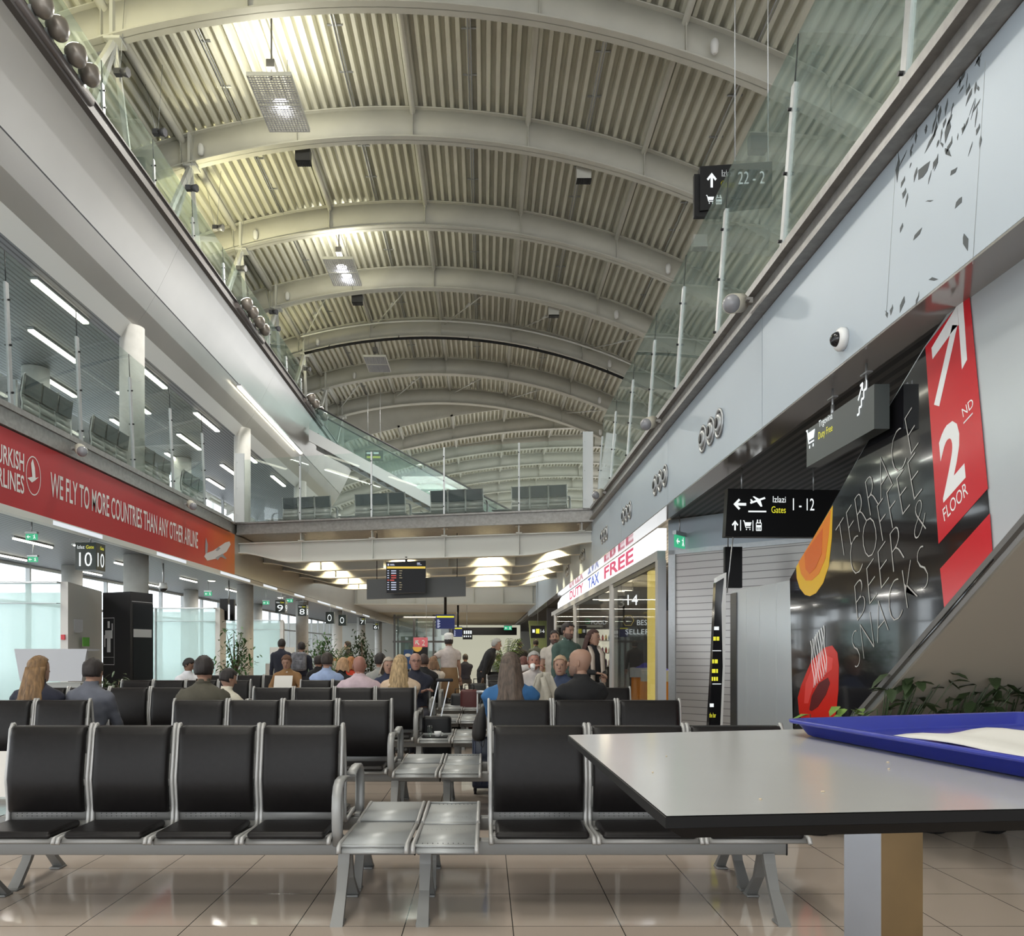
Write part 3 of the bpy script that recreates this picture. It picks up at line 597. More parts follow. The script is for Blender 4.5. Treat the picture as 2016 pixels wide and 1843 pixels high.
# duty free sign under the soffit
SX = 2.52
t = thing('hanging_sign', 'dark grey hanging sign with shopping cart and stairs reading Trgovina Duty Free', 'sign', (SX, 5.7, 3.32)); SO = Vector(t.location)
def DP(u, v): p = px(u, v, X=SX); return Vector((-.004, p.y-5.7, p.z-3.32))
b = MB(); b.box((0, DP(1588, 850).y, -.50), (.10, DP(1721, 735).y, -.21)); b.build('panel', navyg, t)
b = MB()
for u in (1626, 1691):
    y = DP(u, 760).y; b.cyl((.05, y, -.22), (.05, y, 0), .008, 8); b.box((.03, y-.05, -.075), (.07, y+.05, -.065)); b.cyl((.05, y, -.21), (.05, y, -.12), .014, 8)
b.build('hanging_rod', alu, t)
ex = lambda w: Vector((0, -w, 0))
b = MB(); shapes(b, DP(1597, 862), ex(.17), (0, 0, .16), CART); b.text('Trgovina', DP(1613, 846), ex(.24), (0, 0, .065)); shapes(b, DP(1699, 783), ex(.15), (0, 0, .19), STAIR); b.build('lettering', wlit, t)
b = MB(); b.text('Duty Free', DP(1612, 870), ex(.25), (0, 0, .07)); b.build('lettering', ylit, t)
# sign on the right gallery (facing the camera, behind the glass)
t = thing('hanging_sign', 'black hanging sign reading Izlazi Gates 22 - seen through the right gallery glass', 'sign', (2.9, 11.0, 8.0)); GO = Vector(t.location)
def QP(u, v): p = px(u, v, Y=11.0)-GO; return Vector((p.x, -.004, p.z))
b = MB(); a = [QP(1378, 328), QP(1378, 415), QP(1520, 400), QP(1520, 318)]; b.prism(a, (0, .12, 0)); a = QP(1368, 424); c = QP(1380, 340); b.box((a.x, .03, a.z), (c.x+.3, .10, c.z)); b.build('panel', black, t)
b = MB(); icon_arrow(b, QP(1401, 355), (.16, 0, .0), (0, 0, .2)); b.text('Izlazi', QP(1421, 348), (.16, 0, .0), (0, 0, .09)); b.text('22 - 2', QP(1453, 363), (.36, 0, .01), (0, 0, .17)); shapes(b, QP(1398, 393), (.11, 0, 0), (0, 0, .12), CART); shapes(b, QP(1415, 393), (.09, 0, 0), (0, 0, .12), GIFT); b.build('lettering', wlit, t)
b = MB(); b.text('Gates', QP(1419, 369), (.18, 0, 0), (0, 0, .09)); b.build('lettering', ylit, t)
b = MB()
for x in (.5, .95): b.cyl((x, .06, QP(1400, 325).z-.02), (x, .06, fl1(3.4)+.7-GO.z), .008, 8)
b.build('hanging_rod', alu, t)
# exit sign
def exit_sign(x, y, z, label, face=0, s=1.0, zc=None):
    t = thing('exit_sign', label, 'exit sign', (x, y, z), face, 'green emergency exit signs')
    b = MB(); b.box((-.17*s, -.01, -.09*s), (.17*s, .01, .09*s)); b.build('panel', glit, t); b = MB(); b.box((-.18*s, -.03, .09*s), (.18*s, .03, .15*s)); b.cyl((0, 0, .15*s), (0, 0, (zc or 3.3)-z), .01, 8); b.build('bracket', alu, t)
    b = MB(); icon_arrow(b, (-.08*s, -.013, 0), (.11*s, 0, 0), (0, 0, .11*s), PI/2)
    shapes(b, (.08*s, -.013, 0), (.14*s, 0, 0), (0, 0, .14*s), [ln(-.1, -.4, .1, 0, .07), ln(.1, 0, .3, -.4, .07), ln(.1, 0, .1, .3, .09), ln(-.2, .2, .1, .25, .05), ln(.08, .42, .16, .42, .09)]); b.build('pictogram', wlit, t)
exit_sign(2.92, 12.2, 3.02, 'small green exit sign under the dark ceiling on the right', PI/2*0+.9, 1, 3.42)
# ---------------------------------------------------------------- shutter shop front
d = Vector((1.77, -1.7, 0)).normalized(); n = Vector((d.y, -d.x, 0)); A = Vector((2.86, 12.62, 0))
def SP(s, off, z): q = A+d*s+n*off; return (q.x, q.y, z)
m = MB(); m.prism([SP(.12, 0, .12), SP(6.5, 0, .12), SP(6.5, 0, 2.94), SP(.12, 0, 2.94)], n*-.06, 0)
sh = stripes('shutter_laths', (.42, .40, .385), (.17, .16, .155), 2, .105, .10, .28, .45, .8)
struct(m.build('door_1', sh), 'closed grey roller shutter between the shop window and the escalator', 'roller shutter')
m = MB(); m.prism([SP(0, .03, 2.94), SP(6.5, .03, 2.94), SP(6.5, .03, 3.41), SP(0, .03, 3.41)], n*-.2, 0)
for s in (.95, 1.9, 2.85, 3.8): m.prism([SP(s, .032, 2.96), SP(s+.008, .032, 2.96), SP(s+.008, .032, 3.4), SP(s, .032, 3.4)], n*-.01, 0)
struct(m.build('wall_shutter_header', cladr), 'pale metal header panels above the roller shutter', 'header panel')
m = MB(); m.prism([SP(0, .03, 0), SP(.12, .03, 0), SP(.12, .03, 2.94), SP(0, .03, 2.94)], n*-.15); m.prism([SP(0, .03, 2.87), SP(6.5, .03, 2.87), SP(6.5, .03, 2.94), SP(0, .03, 2.94)], n*-.12); m.prism([SP(0, .01, 0), SP(6.5, .01, 0), SP(6.5, .01, .12), SP(0, .01, .12)], n*-.1)
struct(m.build('trim_12', alu), 'aluminium guide frame around the roller shutter', 'frame')
t = tag(MB().box((3.22, 10.9, 2.23), (3.45, 10.98, 2.78)).build('hanging_box', black), 'narrow black box hanging in front of the shutter under the gates sign', 'loudspeaker')  # plain black box, its use is not known
MB().cyl((3.27, 10.94, 2.78), (3.27, 10.94, 3.42), .008, 8).build('hanging_rod', alu, t)
# totem
t = thing('totem_sign', 'slim black information totem with white edge and yellow lines beside the escalator', 'sign', (2.62, 9.3, 0), .0)
b = MB(); prof2 = [(-.09, 0), (-.02, 1.2), (.02, 2.16), (.12, 2.26), (.10, 1.2), (.05, 0)]
b.prism([(x, 0, z) for x, z in prof2], (0, .10, 0)); b.build('body', blackg, t)
b = MB(); b.prism([(x, -.004, z) for x, z in ((.05, 0), (.075, 0), (.125, 1.2), (.14, 2.28), (.03, 2.22), (.03, 2.17), (.115, 2.22), (.085, 1.9), (.10, 1.2))], (0, .11, 0)); b.build('edge', wht, t)
b = MB(); b.text('the bar', (-.055, -.006, .62), (.075, 0, 0), (0, 0, .055))
for z, x, ws in ((1.50, .0, (.03, .03)), (1.24, -.012, (.02, .035)), (1.13, -.015, (.04, .02)), (1.04, -.018, (.015, .02, .02))):
    for w_ in ws: b.box((x-.01, -.006, z), (x-.01+w_, -.004, z+.045)); x += w_+.008
b.build('lettering', ylit, t)
b = MB(); b.box((.0, -.006, 1.62), (.055, -.004, 1.66)); b.box((-.05, -.006, .74), (-.005, -.004, .78))
for z in (1.38, 1.0): b.box((-.02, -.006, z), (.08, -.004, z+.008))
b.build('lettering', wlit, t)
# ---------------------------------------------------------------- shop with lit sign band
XS = 2.72
shopdark = mat('shop_dark_wall', (.035, .035, .045), .5)
m = MB(); m.box((7.2, 13.0, 0), (7.3, 40, 3.4)); m.box((2.9, 38, 0), (7.2, 38.2, 3.4)); struct(m.build('wall_shop_back', shopdark), 'dark back wall inside the shop', 'wall')
m = MB(); m.prism([SP(.1, -.4, 0), SP(6.5, -.4, 0), SP(6.5, -.4, 3.4), SP(.1, -.4, 3.4)], n*-.1); struct(m.build('wall_shop_side', shopdark), 'side wall of the shop behind the shutter', 'wall')
frm = mat('shop_frame', (.40, .41, .43), .35, .4)
m = MB(); m.box((XS-.03, 12.7, 2.80), (XS+.10, 33, 2.95))
for y, wd in ((12.75, .10), (17.45, .16), (24.6, .2), (31.5, .3)): m.box((XS-.03, y-wd, 0), (XS+.10, y+wd, 2.8))
m.box((XS-.03, 12.7, 0), (XS+.10, 13.6, .10)); struct(m.build('trim_13', frm), 'grey metal frame of the shop front', 'shop frame')
for i, (a, b_) in enumerate(((12.95, 17.2), (17.7, 24.3), (24.9, 31.1))):
    m = MB(); m.box((XS+.0, a, .10), (XS+.012, b_, 2.8)); m.box((XS-.01, a, 2.72), (XS+.03, b_, 2.8), 1)
    struct(m.build('window_%d' % (30+i), [gls, black]), 'shop front window %s from the camera' % ORD[i], 'shop window')
sg = thing('shop_sign', 'long backlit white shop sign with pink and blue lettering under the right fascia', 'sign', (XS, 12.72, 2.96))
b = MB(); b.prism([(-.02, 0, 0), (-.02, 12.5, 0), (-.02, 13.3, .03), (-.02, 14.6, .0), (-.02, 16.2, .04), (-.02, 17.5, -.02), (-.02, 17.5, .2), (-.02, 16.0, .34), (-.02, 0, .345)], (.14, 0, 0))
b.build('light_box', emis('sign_white', (.95, .98, 1), 1.5), sg)
pk = emis('sign_pink', (.85, .10, .22), .8); bl = emis('sign_blue', (.12, .20, .72), .8)
for s, y0, y1, mt in (('FREE', 18.4-12.72, 14.75-12.72, pk), ('TAX', 21.3-12.72, 19.2-12.72, bl), ('DUTY', 25.9-12.72, 22.3-12.72, pk)):
    b = MB(); b.text(s, (-.026, y0, .04), (0, y1-y0, 0), (0, 0, .27), 0, .03); b.build('lettering', mt, sg)
# interior: glowing pillar, shelves, promo stands
gold = emis('golden_glow', (.95, .72, .18), 1.1)
t = thing('lit_pillar', 'tall glowing golden display pillar at the near shop corner', 'display pillar', (2.96, 14.2, 0)); b = MB(); b.rbox((-.11, -.11, .15), (.11, .11, 2.78), .03); b.build('glowing_panel', gold, t); MB().box((-.13, -.13, 0), (.13, .13, .15)).build('base', frm, t)
t = thing('lit_pillar', 'slim copper coloured glowing display pillar deeper inside the shop', 'display pillar', (4.0, 18.6, 0)); b = MB(); b.rbox((-.10, -.10, .1), (.10, .10, 2.6), .03); b.build('glowing_panel', emis('copper_glow', (.75, .40, .10), .7), t); MB().box((-.12, -.12, 0), (.12, .12, .1)).build('base', frm, t)
t = thing('wall_display', 'black display wall with hexagons reading BEST SELLERS inside the shop', 'display wall', (3.05, 18.6, 0), -.15)
b = MB(); b.box((-.02, 0, .6), (1.3, .08, 2.3)); b.build('panel', shopdark, t)
b = MB(); b.text('BEST', (.42, -.005, 1.97), (.32, 0, 0), (0, 0, .12)); b.text('SELLERS', (.16, -.005, 1.76), (.62, 0, 0), (0, 0, .12)); b.build('lettering', wlit, t)
b = MB()
for cx, cz, r in ((.22, 2.08, .13), (.62, 2.2, .07)): b.tube([(cx+r*math.cos(a*PI/3), -.01, cz+r*math.sin(a*PI/3)) for a in range(7)], .004, 5)
b.build('hexagon', gold, t)
t = thing('wall_display', 'dark shop wall with green FOOD sign above bright shelves', 'display wall', (3.75, 25, 0), -.1)
b = MB(); b.box((-.85, 0, 0), (2.4, .1, 2.6)); b.build('panel', shopdark, t)
b = MB(); b.box((-.62, -.2, .9), (.15, -.02, .94)); b.box((-.62, -.2, 1.3), (.15, -.02, 1.33)); b.box((-.62, -.2, 1.68), (.15, -.02, 1.71)); b.build('shelf', wht, t)
b = MB(); b.box((-.62, -.015, .94), (.15, -.005, 2.05)); b.build('lit_back', emis('shelf_light', (1, .93, .72), 1.6), t)
b = MB(); b.text('FOOD', (-.48, -.01, 2.2), (.46, 0, 0), (0, 0, .13)); b.build('lettering', wlit, t)
b = MB(); b.tube([(-.60+.08*math.cos(a*PI/3), -.01, 2.30+.08*math.sin(a*PI/3)) for a in range(7)], .012, 5); b.build('emblem', glit, t)
random.seed(11)
cols = [(.5, .05, .05), (.6, .45, .1), (.1, .25, .5), (.7, .7, .65), (.2, .4, .15), (.4, .15, .4)]
k = 0
for r, z in enumerate((.94, 1.33, 1.71)):
    for j in range(7):
        h = .2 if z < 1 else .17; x = -.56+j*.105; p = Vector((3.75, 25, 0))+Matrix.Rotation(-.1, 3, 'Z') @ Vector((x, -.11, z)); b = MB()
        b.cyl((0, 0, 0), (0, 0, h*.65), .036, 10); b.cyl((0, 0, h*.65), (0, 0, h), .034, 10, 0, .012)
        o = b.build('bottle', mat('product_%d' % (k % 6), cols[k % 6], .3)); o.location = p; k += 1
        tag(o, 'bottle on the %s bright shelf under the FOOD sign, %s from the left' % (('lowest', 'middle', 'top')[r], ORD[j]), 'bottle', 'bottles on the bright shop shelves')
orm = mat('orange_counter', (.62, .22, .015), .4)
for i, (x, y, w_, l) in enumerate(((3.25, 15.2, .55, 'nearer'), (3.45, 17.6, .5, 'farther'))):
    t = thing('promo_counter', 'orange and grey promotion counter behind the shop window, the %s one' % l, 'counter', (x, y, 0), -.3)
    MB().box((-w_/2, -.25, .05), (w_/2, .25, .82)).build('body', orm, t); MB().box((-w_/2-.03, -.28, .82), (w_/2+.03, .28, 1.02)).build('top', alu, t)
    b = MB(); b.grid(lambda a, c: (-.2+.4*a, -.15+.3*c, 1.02+.09*math.sin(PI*a)*math.sin(PI*c)*(1+.3*math.sin(9*a+5*c))), 10, 8); o = b.build('fabric', mat('blue_cloth', (.04, .04, .28), .8)); o.location = t.location
    tag(o, 'dark blue cloth heaped on the %s promotion counter' % l, 'cloth')
def numsign(x, y, z, s, label, sz=.28, mt=wlit, two=True):
    t = thing('gate_sign', label, 'gate sign', (x, y, z)); w2 = sz*.55
    b = MB(); b.box((-w2, -.02, -sz*.8), (w2, .3, sz*.65)); b.build('box', mat('sign_dark_green', (.012, .02, .018), .3), t)
    b = MB(); b.text(s, (-w2*.62, -.024, -sz*.62), (w2*1.24, 0, 0), (0, 0, sz*.75)); b.text(s, (w2+.004, .03, -sz*.62), (0, .22, 0), (0, 0, sz*.75)); b.build('number', mt, t)
    b = MB(); b.text('Izlaz', (-w2*.8, -.024, sz*.32), (w2*.7, 0, 0), (0, 0, sz*.18)); b.build('lettering', mt, t); b = MB(); b.text('Gate', (w2*.05, -.024, sz*.32), (w2*.75, 0, 0), (0, 0, sz*.18)); b.text('Gate', (w2+.004, .12, sz*.32), (0, .12, 0), (0, 0, sz*.18)); b.build('lettering', ylit, t)
    b = MB(); b.cyl((0, .14, sz*.65), (0, .14, 3.3-z), .012, 8); b.box((-.12, .12, sz*.65+.12), (.12, .16, sz*.65+.14)); b.build('hanging_rod', alu, t); return t
t = thing('number_sign', 'small black hanging sign with the number 3 inside the shop', 'sign', (2.92, 17.4, 2.42)); MB().box((-.12, 0, -.14), (.14, .06, .14)).build('panel', black, t); MB().text('3', (-.06, -.005, -.1), (.12, 0, 0), (0, 0, .2)).build('number', wht, t); MB().cyl((0, .03, .14), (0, .03, 1.1), .006, 6).build('hanging_rod', alu, t)
t = thing('number_sign', 'hanging sign with a glowing white 14 in the shop', 'sign', (3.14, 17.3, 2.50)); MB().box((-.16, 0, -.22), (.16, .06, .16)).build('panel', black, t); MB().text('14', (-.11, -.005, -.14), (.22, 0, 0), (0, 0, .22)).build('number', emis('bright_number', (1, 1, 1), 2.5), t); MB().cyl((0, .03, .16), (0, .03, 1.0), .006, 6).build('hanging_rod', alu, t)
for i, (x, y) in enumerate(((4.2, 15.0), (4.6, 19.0), (4.2, 24.5), (5.5, 17), (4.3, 29))):
    t = thing('ceiling_lamp', 'round warm ceiling lamp inside the shop, %s of five' % ORD[i], 'ceiling light', (x, y, 3.2)); MB().cyl((0, 0, 0), (0, 0, .22), .26, 24).build('housing', wht, t); MB().cyl((0, 0, -.02), (0, 0, .0), .24, 24).build('diffuser', emis('warm_disc', (1, .87, .62), 3.5), t)
    lamp('POINT', (x, y, 2.95), 130, (1, .84, .6), size=(.2,))
# ================================================================== BEAM BENCHES
perf = mat('perforated_steel', (.28, .275, .265), .5, .25)
ptop = mat('side_table_steel', (.36, .37, .37), .45, .25)
hole = mat('hole', (.03, .03, .03), .8)
def seat_parts(t, x, w):
    """one seat, x = left edge, w = pitch; it faces -Y"""
    g = .012; a, b = x+g, x+w-g
    m = MB()                                                    # L-shaped perforated shell
    path = [(.02, .375), (.04, .400), (.15, .392), (.30, .380), (.365, .385), (.385, .42), (.388, .50), (.372, .62), (.372, .66), (.392, .80), (.412, .925), (.425, .945)]
    for i in range(len(path)-1):
        (y0, z0), (y1, z1) = path[i], path[i+1]; m.face([m.pts([(a+.01, y0, z0)]), m.pts([(b-.01, y0, z0)]), m.pts([(b-.01, y1, z1)]), m.pts([(a+.01, y1, z1)])], 0, True)
    so = m.build('seat_shell', perf, t); sm = so.modifiers.new('thickness', 'SOLIDIFY'); sm.thickness = .012
    for s_, xx in (('l', a), ('r', b)):
        m = MB(); m.tube([(xx, y, z+.004) for y, z in [(.0, .372), (.012, .398), (.10, .400), (.30, .388), (.362, .392), (.380, .43), (.384, .51), (.366, .63), (.366, .67), (.388, .80), (.408, .93), (.426, .958), (.438, .95)]], .0125, 8, 0, True)
        m.build('side_rail', steel, so)
    m = MB()                                                    # seat cushion
    m.rbox((a+.022, .012, .398), (b-.022, .345, .438), .02, 0, 3); m.build('seat_cushion', vinyl, so)
    m = MB(); rings = []                                        # back cushion follows the rail bend
    for y, z in ((.358, .475), (.350, .49), (.340, .62), (.334, .66), (.352, .78), (.368, .90), (.384, .945), (.402, .953)):
        th = .026 if .48 < z < .94 else .012
        rings.append([(a+.016, y, z), (a+.03, y-th*.55, z), (a+.06, y-th*.7, z), (b-.06, y-th*.7, z), (b-.03, y-th*.55, z), (b-.016, y, z), (b-.016, y+.022, z), (a+.016, y+.022, z)])
    m.loft(rings, 0, True); m.build('back_cushion', vinyl, so)
    m = MB(); m.prism([(a+.02, .405, .66), (b-.02, .405, .66), (b-.02, .436, .94), (a+.02, .436, .94)], (0, .012, 0)); m.build('back_cover', mat('rear_cover', (.025, .03, .035), .5), so)
    m = MB()
    n = int((b-a-.1)/.028)
    for j in range(n):
        for r_ in range(2):
            xx = a+.05+j*.028; m.box((xx, .376, .447+r_*.014), (xx+.004, .379, .451+r_*.014))
    m.build('perforation', hole, so)
def armrest(t, x):
    m = MB(); pts = [(.07, .36), (.045, .45), (.035, .55), (.045, .615), (.075, .66), (.12, .685), (.20, .690), (.30, .68), (.37, .66)]; rings = []
    for i, (y, z) in enumerate(pts):
        a = Vector(pts[max(0, i-1)]); b = Vector(pts[min(len(pts)-1, i+1)]); d = (b-a).normalized(); n = Vector((-d.y, d.x)); th = (.026, .026, .024, .022, .018, .013, .011, .010, .008)[i]
        rings.append([(x+sx*.027, y+n.x*th*sy, z+n.y*th*sy) for sx, sy in ((-1, -.5), (-.7, -1), (.7, -1), (1, -.5), (1, .5), (.7, 1), (-.7, 1), (-1, .5))])
    m.loft(rings, 0, True); m.rbox((x-.02, .08, .34), (x+.02, .15, .40), .008); m.build('armrest', mat('armrest_grey', (.30, .30, .295), .42, .3), t)
def tableplate(t, x, w):
    m = MB(); a, b = x+.006, x+w-.006
    path = [(-.168, .372), (-.163, .385), (-.154, .396), (-.14, .4015), (.39, .3955), (.41, .388)]
    for i in range(len(path)-1):
        (y0, z0), (y1, z1) = path[i], path[i+1]; m.face([m.pts([(a+.01, y0, z0)]), m.pts([(b-.01, y0, z0)]), m.pts([(b-.01, y1, z1)]), m.pts([(a+.01, y1, z1)])], 0, True)
    o = m.build('side_table', ptop, t); sm = o.modifiers.new('thickness', 'SOLIDIFY'); sm.thickness = .012
    for xx in (a, b):
        m = MB(); m.tube([(xx, -.175, .372), (xx, -.165, .402), (xx, -.13, .410), (xx, .1, .404), (xx, .40, .393)], .012, 8); m.build('side_rail', steel, o)
    m = MB()
    for j in range(int((w-.08)/.026)): m.box((a+.04+j*.026, -.10, .4045), (a+.044+j*.026, -.095, .4075))
    for j in range(int((w-.08)/.026)): m.box((a+.04+j*.026, .26, .394), (a+.044+j*.026, .265, .397))
    m.build('perforation', hole, o)
def bleg(t, x):
    m = MB()
    for s in (-1, 1):
        ys = [(.13, .31), (.13+s*.03, .26), (.13+s*.10, .14), (.13+s*.20, .04), (.13+s*.235, .0)]
        m.loft([[(x-w_, y, z), (x+w_, y, z), (x+w_, y+s*th, z), (x-w_, y+s*th, z)] for (y, z), w_, th in zip(ys, (.03, .03, .026, .03, .032), (.05, .04, .035, .04, .05))], 0, False)
        m.rbox((x-.035, .13+s*.235-.035, 0), (x+.035, .13+s*.235+.05, .014), .006)
    m.build('leg', steeld, t)
def make_bench(seats, beam, tables, legs, arms, label, w):
    t = thing('waiting_bench', label, 'bench')
    m = MB(); m.rbox((beam[0], .09, .298), (beam[1], .17, .376), .008, 0, 2); m.rbox((beam[1]-.006, .088, .296), (beam[1]+.004, .172, .378), .004, 1, 1); m.build('beam', [steeld, black], t)
    for x in seats: seat_parts(t, x, w)
    for x, tw in tables: tableplate(t, x, tw)
    for x in legs: bleg(t, x)
    for x in arms: armrest(t, x)
    return t
W1, W2 = .477, .56
YC = [4.645+2.42*i for i in range(7)]
# left block: four seats + one table;  right block: one table + three seats
GR = 'grey beam benches with black padded seats'
protoL = make_bench([-.80-W1*(i+1) for i in range(4)], (-2.95, -.372), [(-.735, .35)], [-2.72, -.745], [-.775], 'x', W1)
protoR = make_bench([.02+W2*i for i in range(3)], (-.362, 1.60), [(-.365, .33)], [-.315, 1.50], [], 'x', W2)
def mirror_bench(seats, beam, tables, legs, arms, w): return make_bench([-s-w for s in seats], (-beam[1], -beam[0]), [(-x-tw, tw) for x, tw in tables], [-x for x in legs], [-x for x in arms], 'x', w)
protoLr = mirror_bench([-.80-W1*(i+1) for i in range(4)], (-2.95, -.372), [(-.735, .35)], [-2.72, -.745], [-.775], W1)
protoRr = mirror_bench([.02+W2*i for i in range(3)], (-.362, 1.60), [(-.365, .33)], [-.315, 1.50], [], W2)
first = {}
def place(kind, x, yc, rear, label):
    pr = {('L', 0): protoL, ('R', 0): protoR, ('L', 1): protoLr, ('R', 1): protoRr}[(kind, rear)]
    y = yc-.43 if not rear else yc+.43
    if (kind, rear) not in first: first[(kind, rear)] = 1; pr.location = (x, y, 0); pr.rotation_euler = (0, 0, PI if rear else 0); o = pr
    else: o = dup(pr, (x, y, 0), PI if rear else 0)
    o['label'] = label; o['group'] = GR; return o
for r, yc in enumerate(YC):
    for rear in (0, 1):
        ft = ('facing the camera', 'facing away')[rear]
        place('L', 0, yc, rear, 'four-seat black bench left of the aisle tables, %s row, %s' % (ORD[r], ft))
        if r < 6: place('R', 0, yc, rear, 'three-seat black bench right of the aisle tables, %s row, %s' % (ORD[r], ft))
        if 0 < r < 5: place('L', -2.62, yc, rear, 'black padded bench in the far left block, %s row, %s' % (ORD[r], ft))
# gallery benches, backs to the void
protoG = make_bench([W1*i for i in range(3)], (-.05, 2.0), [(3*W1+.02, .5)], [.25, 1.8], [-.02], 'x', W1)
def gplace(x, y, rz, label, gr, first_=[1]):
    if first_: first_.pop(); protoG.location = (x, y, ZF); protoG.rotation_euler = (0, 0, rz); o = protoG
    else: o = dup(protoG, (x, y, ZF), rz)
    o['label'] = label; o['group'] = gr
for i, y in enumerate((9.6, 11.75, 13.9, 16.05, 18.2)): gplace(-7.35, y+1.9, -PI/2, 'three-seat bench behind the left gallery glass, %s from the camera' % ORD[i], 'benches on the left gallery')
ang = math.atan2(-.242, 1)
for i, x in enumerate((-5.6, -3.55, -1.5, .6)):
    gplace(x+1.55, yb(x)+2.3-.3, PI+ang, 'three-seat bench on the bridge, %s from the left, back to the hall' % ORD[i], 'benches on the bridge')
# ================================================================== BAR TABLE AND TRAY
TZ = 1.24
A_, B_, C_, D_ = (.153, .689), (.138, 1.356), (1.30, .80), (1.16, 1.60)
t = thing('bar_table', 'square white-topped bar table with black edge in the right foreground', 'table', (.55, 1.1, 0)); TO = Vector(t.location)
def tp(p, z, f=0):
    c = Vector((.68, 1.12)); q = Vector(p); q = q+(c-q)*f; return Vector((q.x, q.y, z))-TO
ttop = mat('laminate_top', (.50, .495, .485), .17, 0, .5, noise=.03, nscale=3)
m = MB(); q = (A_, C_, D_, B_)
m.loft([[tp(p, z, f) for p in q] for z, f in ((TZ-.0105, 0), (TZ-.0012, 0), (TZ-.0008, .0015))], 0, False); m.face([m.pts([tp(p, TZ, .002)])+0 for p in q], 1)
m.build('tabletop', [mat('black_core', (.008, .0075, .0075), .5, 0, .12), ttop], t)
m = MB(); m.loft([[tp(p, z, f) for p in q] for z, f in ((TZ-.022, .035), (TZ-.0110, .004))], 0, False); m.build('under_edge', mat('under_black', (.010, .009, .0085), .6, 0, .1), t)
stl = mat('brushed_leg', (.20, .205, .22), .26, .85, noise=.12, nscale=5); leg_refl = mat('leg_reflection_brown', (.15, .095, .038), .30, .4, noise=.25, nscale=6)  # brown face: warm reflection painted into the leg colour
m = MB(); L = [(.455, 1.03), (.480, .985), (.537, .997), (.52, 1.045)]
n0 = m.pts([Vector((x, y, .02))-TO for x, y in L]); n1 = m.pts([Vector((x, y, TZ-.02))-TO for x, y in L])
for i in range(4): m.face((n0+i, n0+(i+1) % 4, n1+(i+1) % 4, n1+i), 1 if i == 1 else 0)
m.build('leg', [stl, leg_refl], t)
m = MB(); m.rbox(Vector((.25, .78, 0))-TO, Vector((.75, 1.25, .02))-TO, .008); m.build('base_plate', stl, t)
# crumbs
random.seed(3); crm = mat('crumb', (.55, .45, .32), .8)
for i, (u, v) in enumerate(((1285, 1522), (1497, 1575), (1748, 1502), (1312, 1490), (1750, 1515), (1620, 1560))):
    p = px(u, v, Z=TZ); m = MB(); m.ell((0, 0, .0008), (.0012+.0005*(i % 3), .001, .0009), 7, 5); o = m.build('crumb', crm); o.location = (p.x, p.y, TZ)
    tag(o, 'tiny crumb on the white table top, %s counted from the left' % ORD[[0, 2, 4, 1, 5, 3][i]], 'crumb', 'crumbs on the bar table')
# tray
tb = mat('tray_blue', (.018, .028, .28), .30, noise=.06, nscale=20)
P0 = Vector((.520, 1.352)); e1 = Vector((.139, -.990)); e2 = Vector((.955, .296))
def tr(a, b, z): q = P0+e1*a+e2*b; return Vector((q.x, q.y, z))
def rr(x0, y0, x1, y1, r, z, n=6):
    ps = []
    for cx, cy, a0 in ((x1-r, y1-r, 0), (x0+r, y1-r, PI/2), (x0+r, y0+r, PI), (x1-r, y0+r, 1.5*PI)):
        for k in range(n+1): an = a0+PI/2*k/n; ps.append(tr(cx+r*math.cos(an), cy+r*math.sin(an), z))
    return ps
LA, LB = .62, .50
m = MB()
rings = [rr(-.012+i_, -.012+i_, LA+.012-i_, LB+.012-i_, .03, TZ+z) for i_, z in ((.020, .0012), (.016, .003), (.004, .021), (-.006, .0215), (-.007, .0265), (-.001, .0275), (.008, .026), (.020, .008), (.028, .005))]
m.loft(rings, 0, True, True); tray = tag(m.build('serving_tray', tb), 'blue plastic serving tray on the white bar table', 'tray')
m = MB(); m.grid(lambda a, b: tr(.15+.42*a+.01*math.sin(9*b), .07+.34*b+.008*math.sin(7*a), TZ+.012+.004*math.sin(5*a+3*b)+.003*math.sin(13*b)), 14, 12)
nap = m.build('paper_sheet', mat('paper', (.72, .70, .66), .8)); sm = nap.modifiers.new('thickness', 'SOLIDIFY'); sm.thickness = .001; tag(nap, 'white paper sheet lying in the blue tray', 'paper')
# ================================================================== BANNER ON THE LEFT GALLERY
XB = XL+.012
ban = thing('banner', 'long red airline advertising banner with white lettering and an aeroplane on the left gallery', 'banner', (XB, 8.5, 3.285)); BO = Vector(ban.location)
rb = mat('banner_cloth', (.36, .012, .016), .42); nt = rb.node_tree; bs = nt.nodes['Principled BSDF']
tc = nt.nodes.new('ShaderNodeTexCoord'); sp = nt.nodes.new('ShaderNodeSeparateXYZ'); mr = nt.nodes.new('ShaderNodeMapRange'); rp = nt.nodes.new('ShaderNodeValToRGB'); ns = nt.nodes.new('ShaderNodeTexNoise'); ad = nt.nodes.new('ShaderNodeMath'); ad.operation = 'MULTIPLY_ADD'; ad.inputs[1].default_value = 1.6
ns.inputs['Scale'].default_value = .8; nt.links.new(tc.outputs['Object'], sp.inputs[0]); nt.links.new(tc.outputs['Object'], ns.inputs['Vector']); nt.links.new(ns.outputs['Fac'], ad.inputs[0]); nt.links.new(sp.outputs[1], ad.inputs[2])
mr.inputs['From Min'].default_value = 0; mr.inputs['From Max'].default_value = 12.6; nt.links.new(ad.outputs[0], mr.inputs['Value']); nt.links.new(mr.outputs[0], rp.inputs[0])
cr_ = rp.color_ramp; cr_.elements[0].color = (.30, .008, .014, 1); cr_.elements[1].color = (.60, .16, .03, 1); cr_.elements[1].position = 1.0
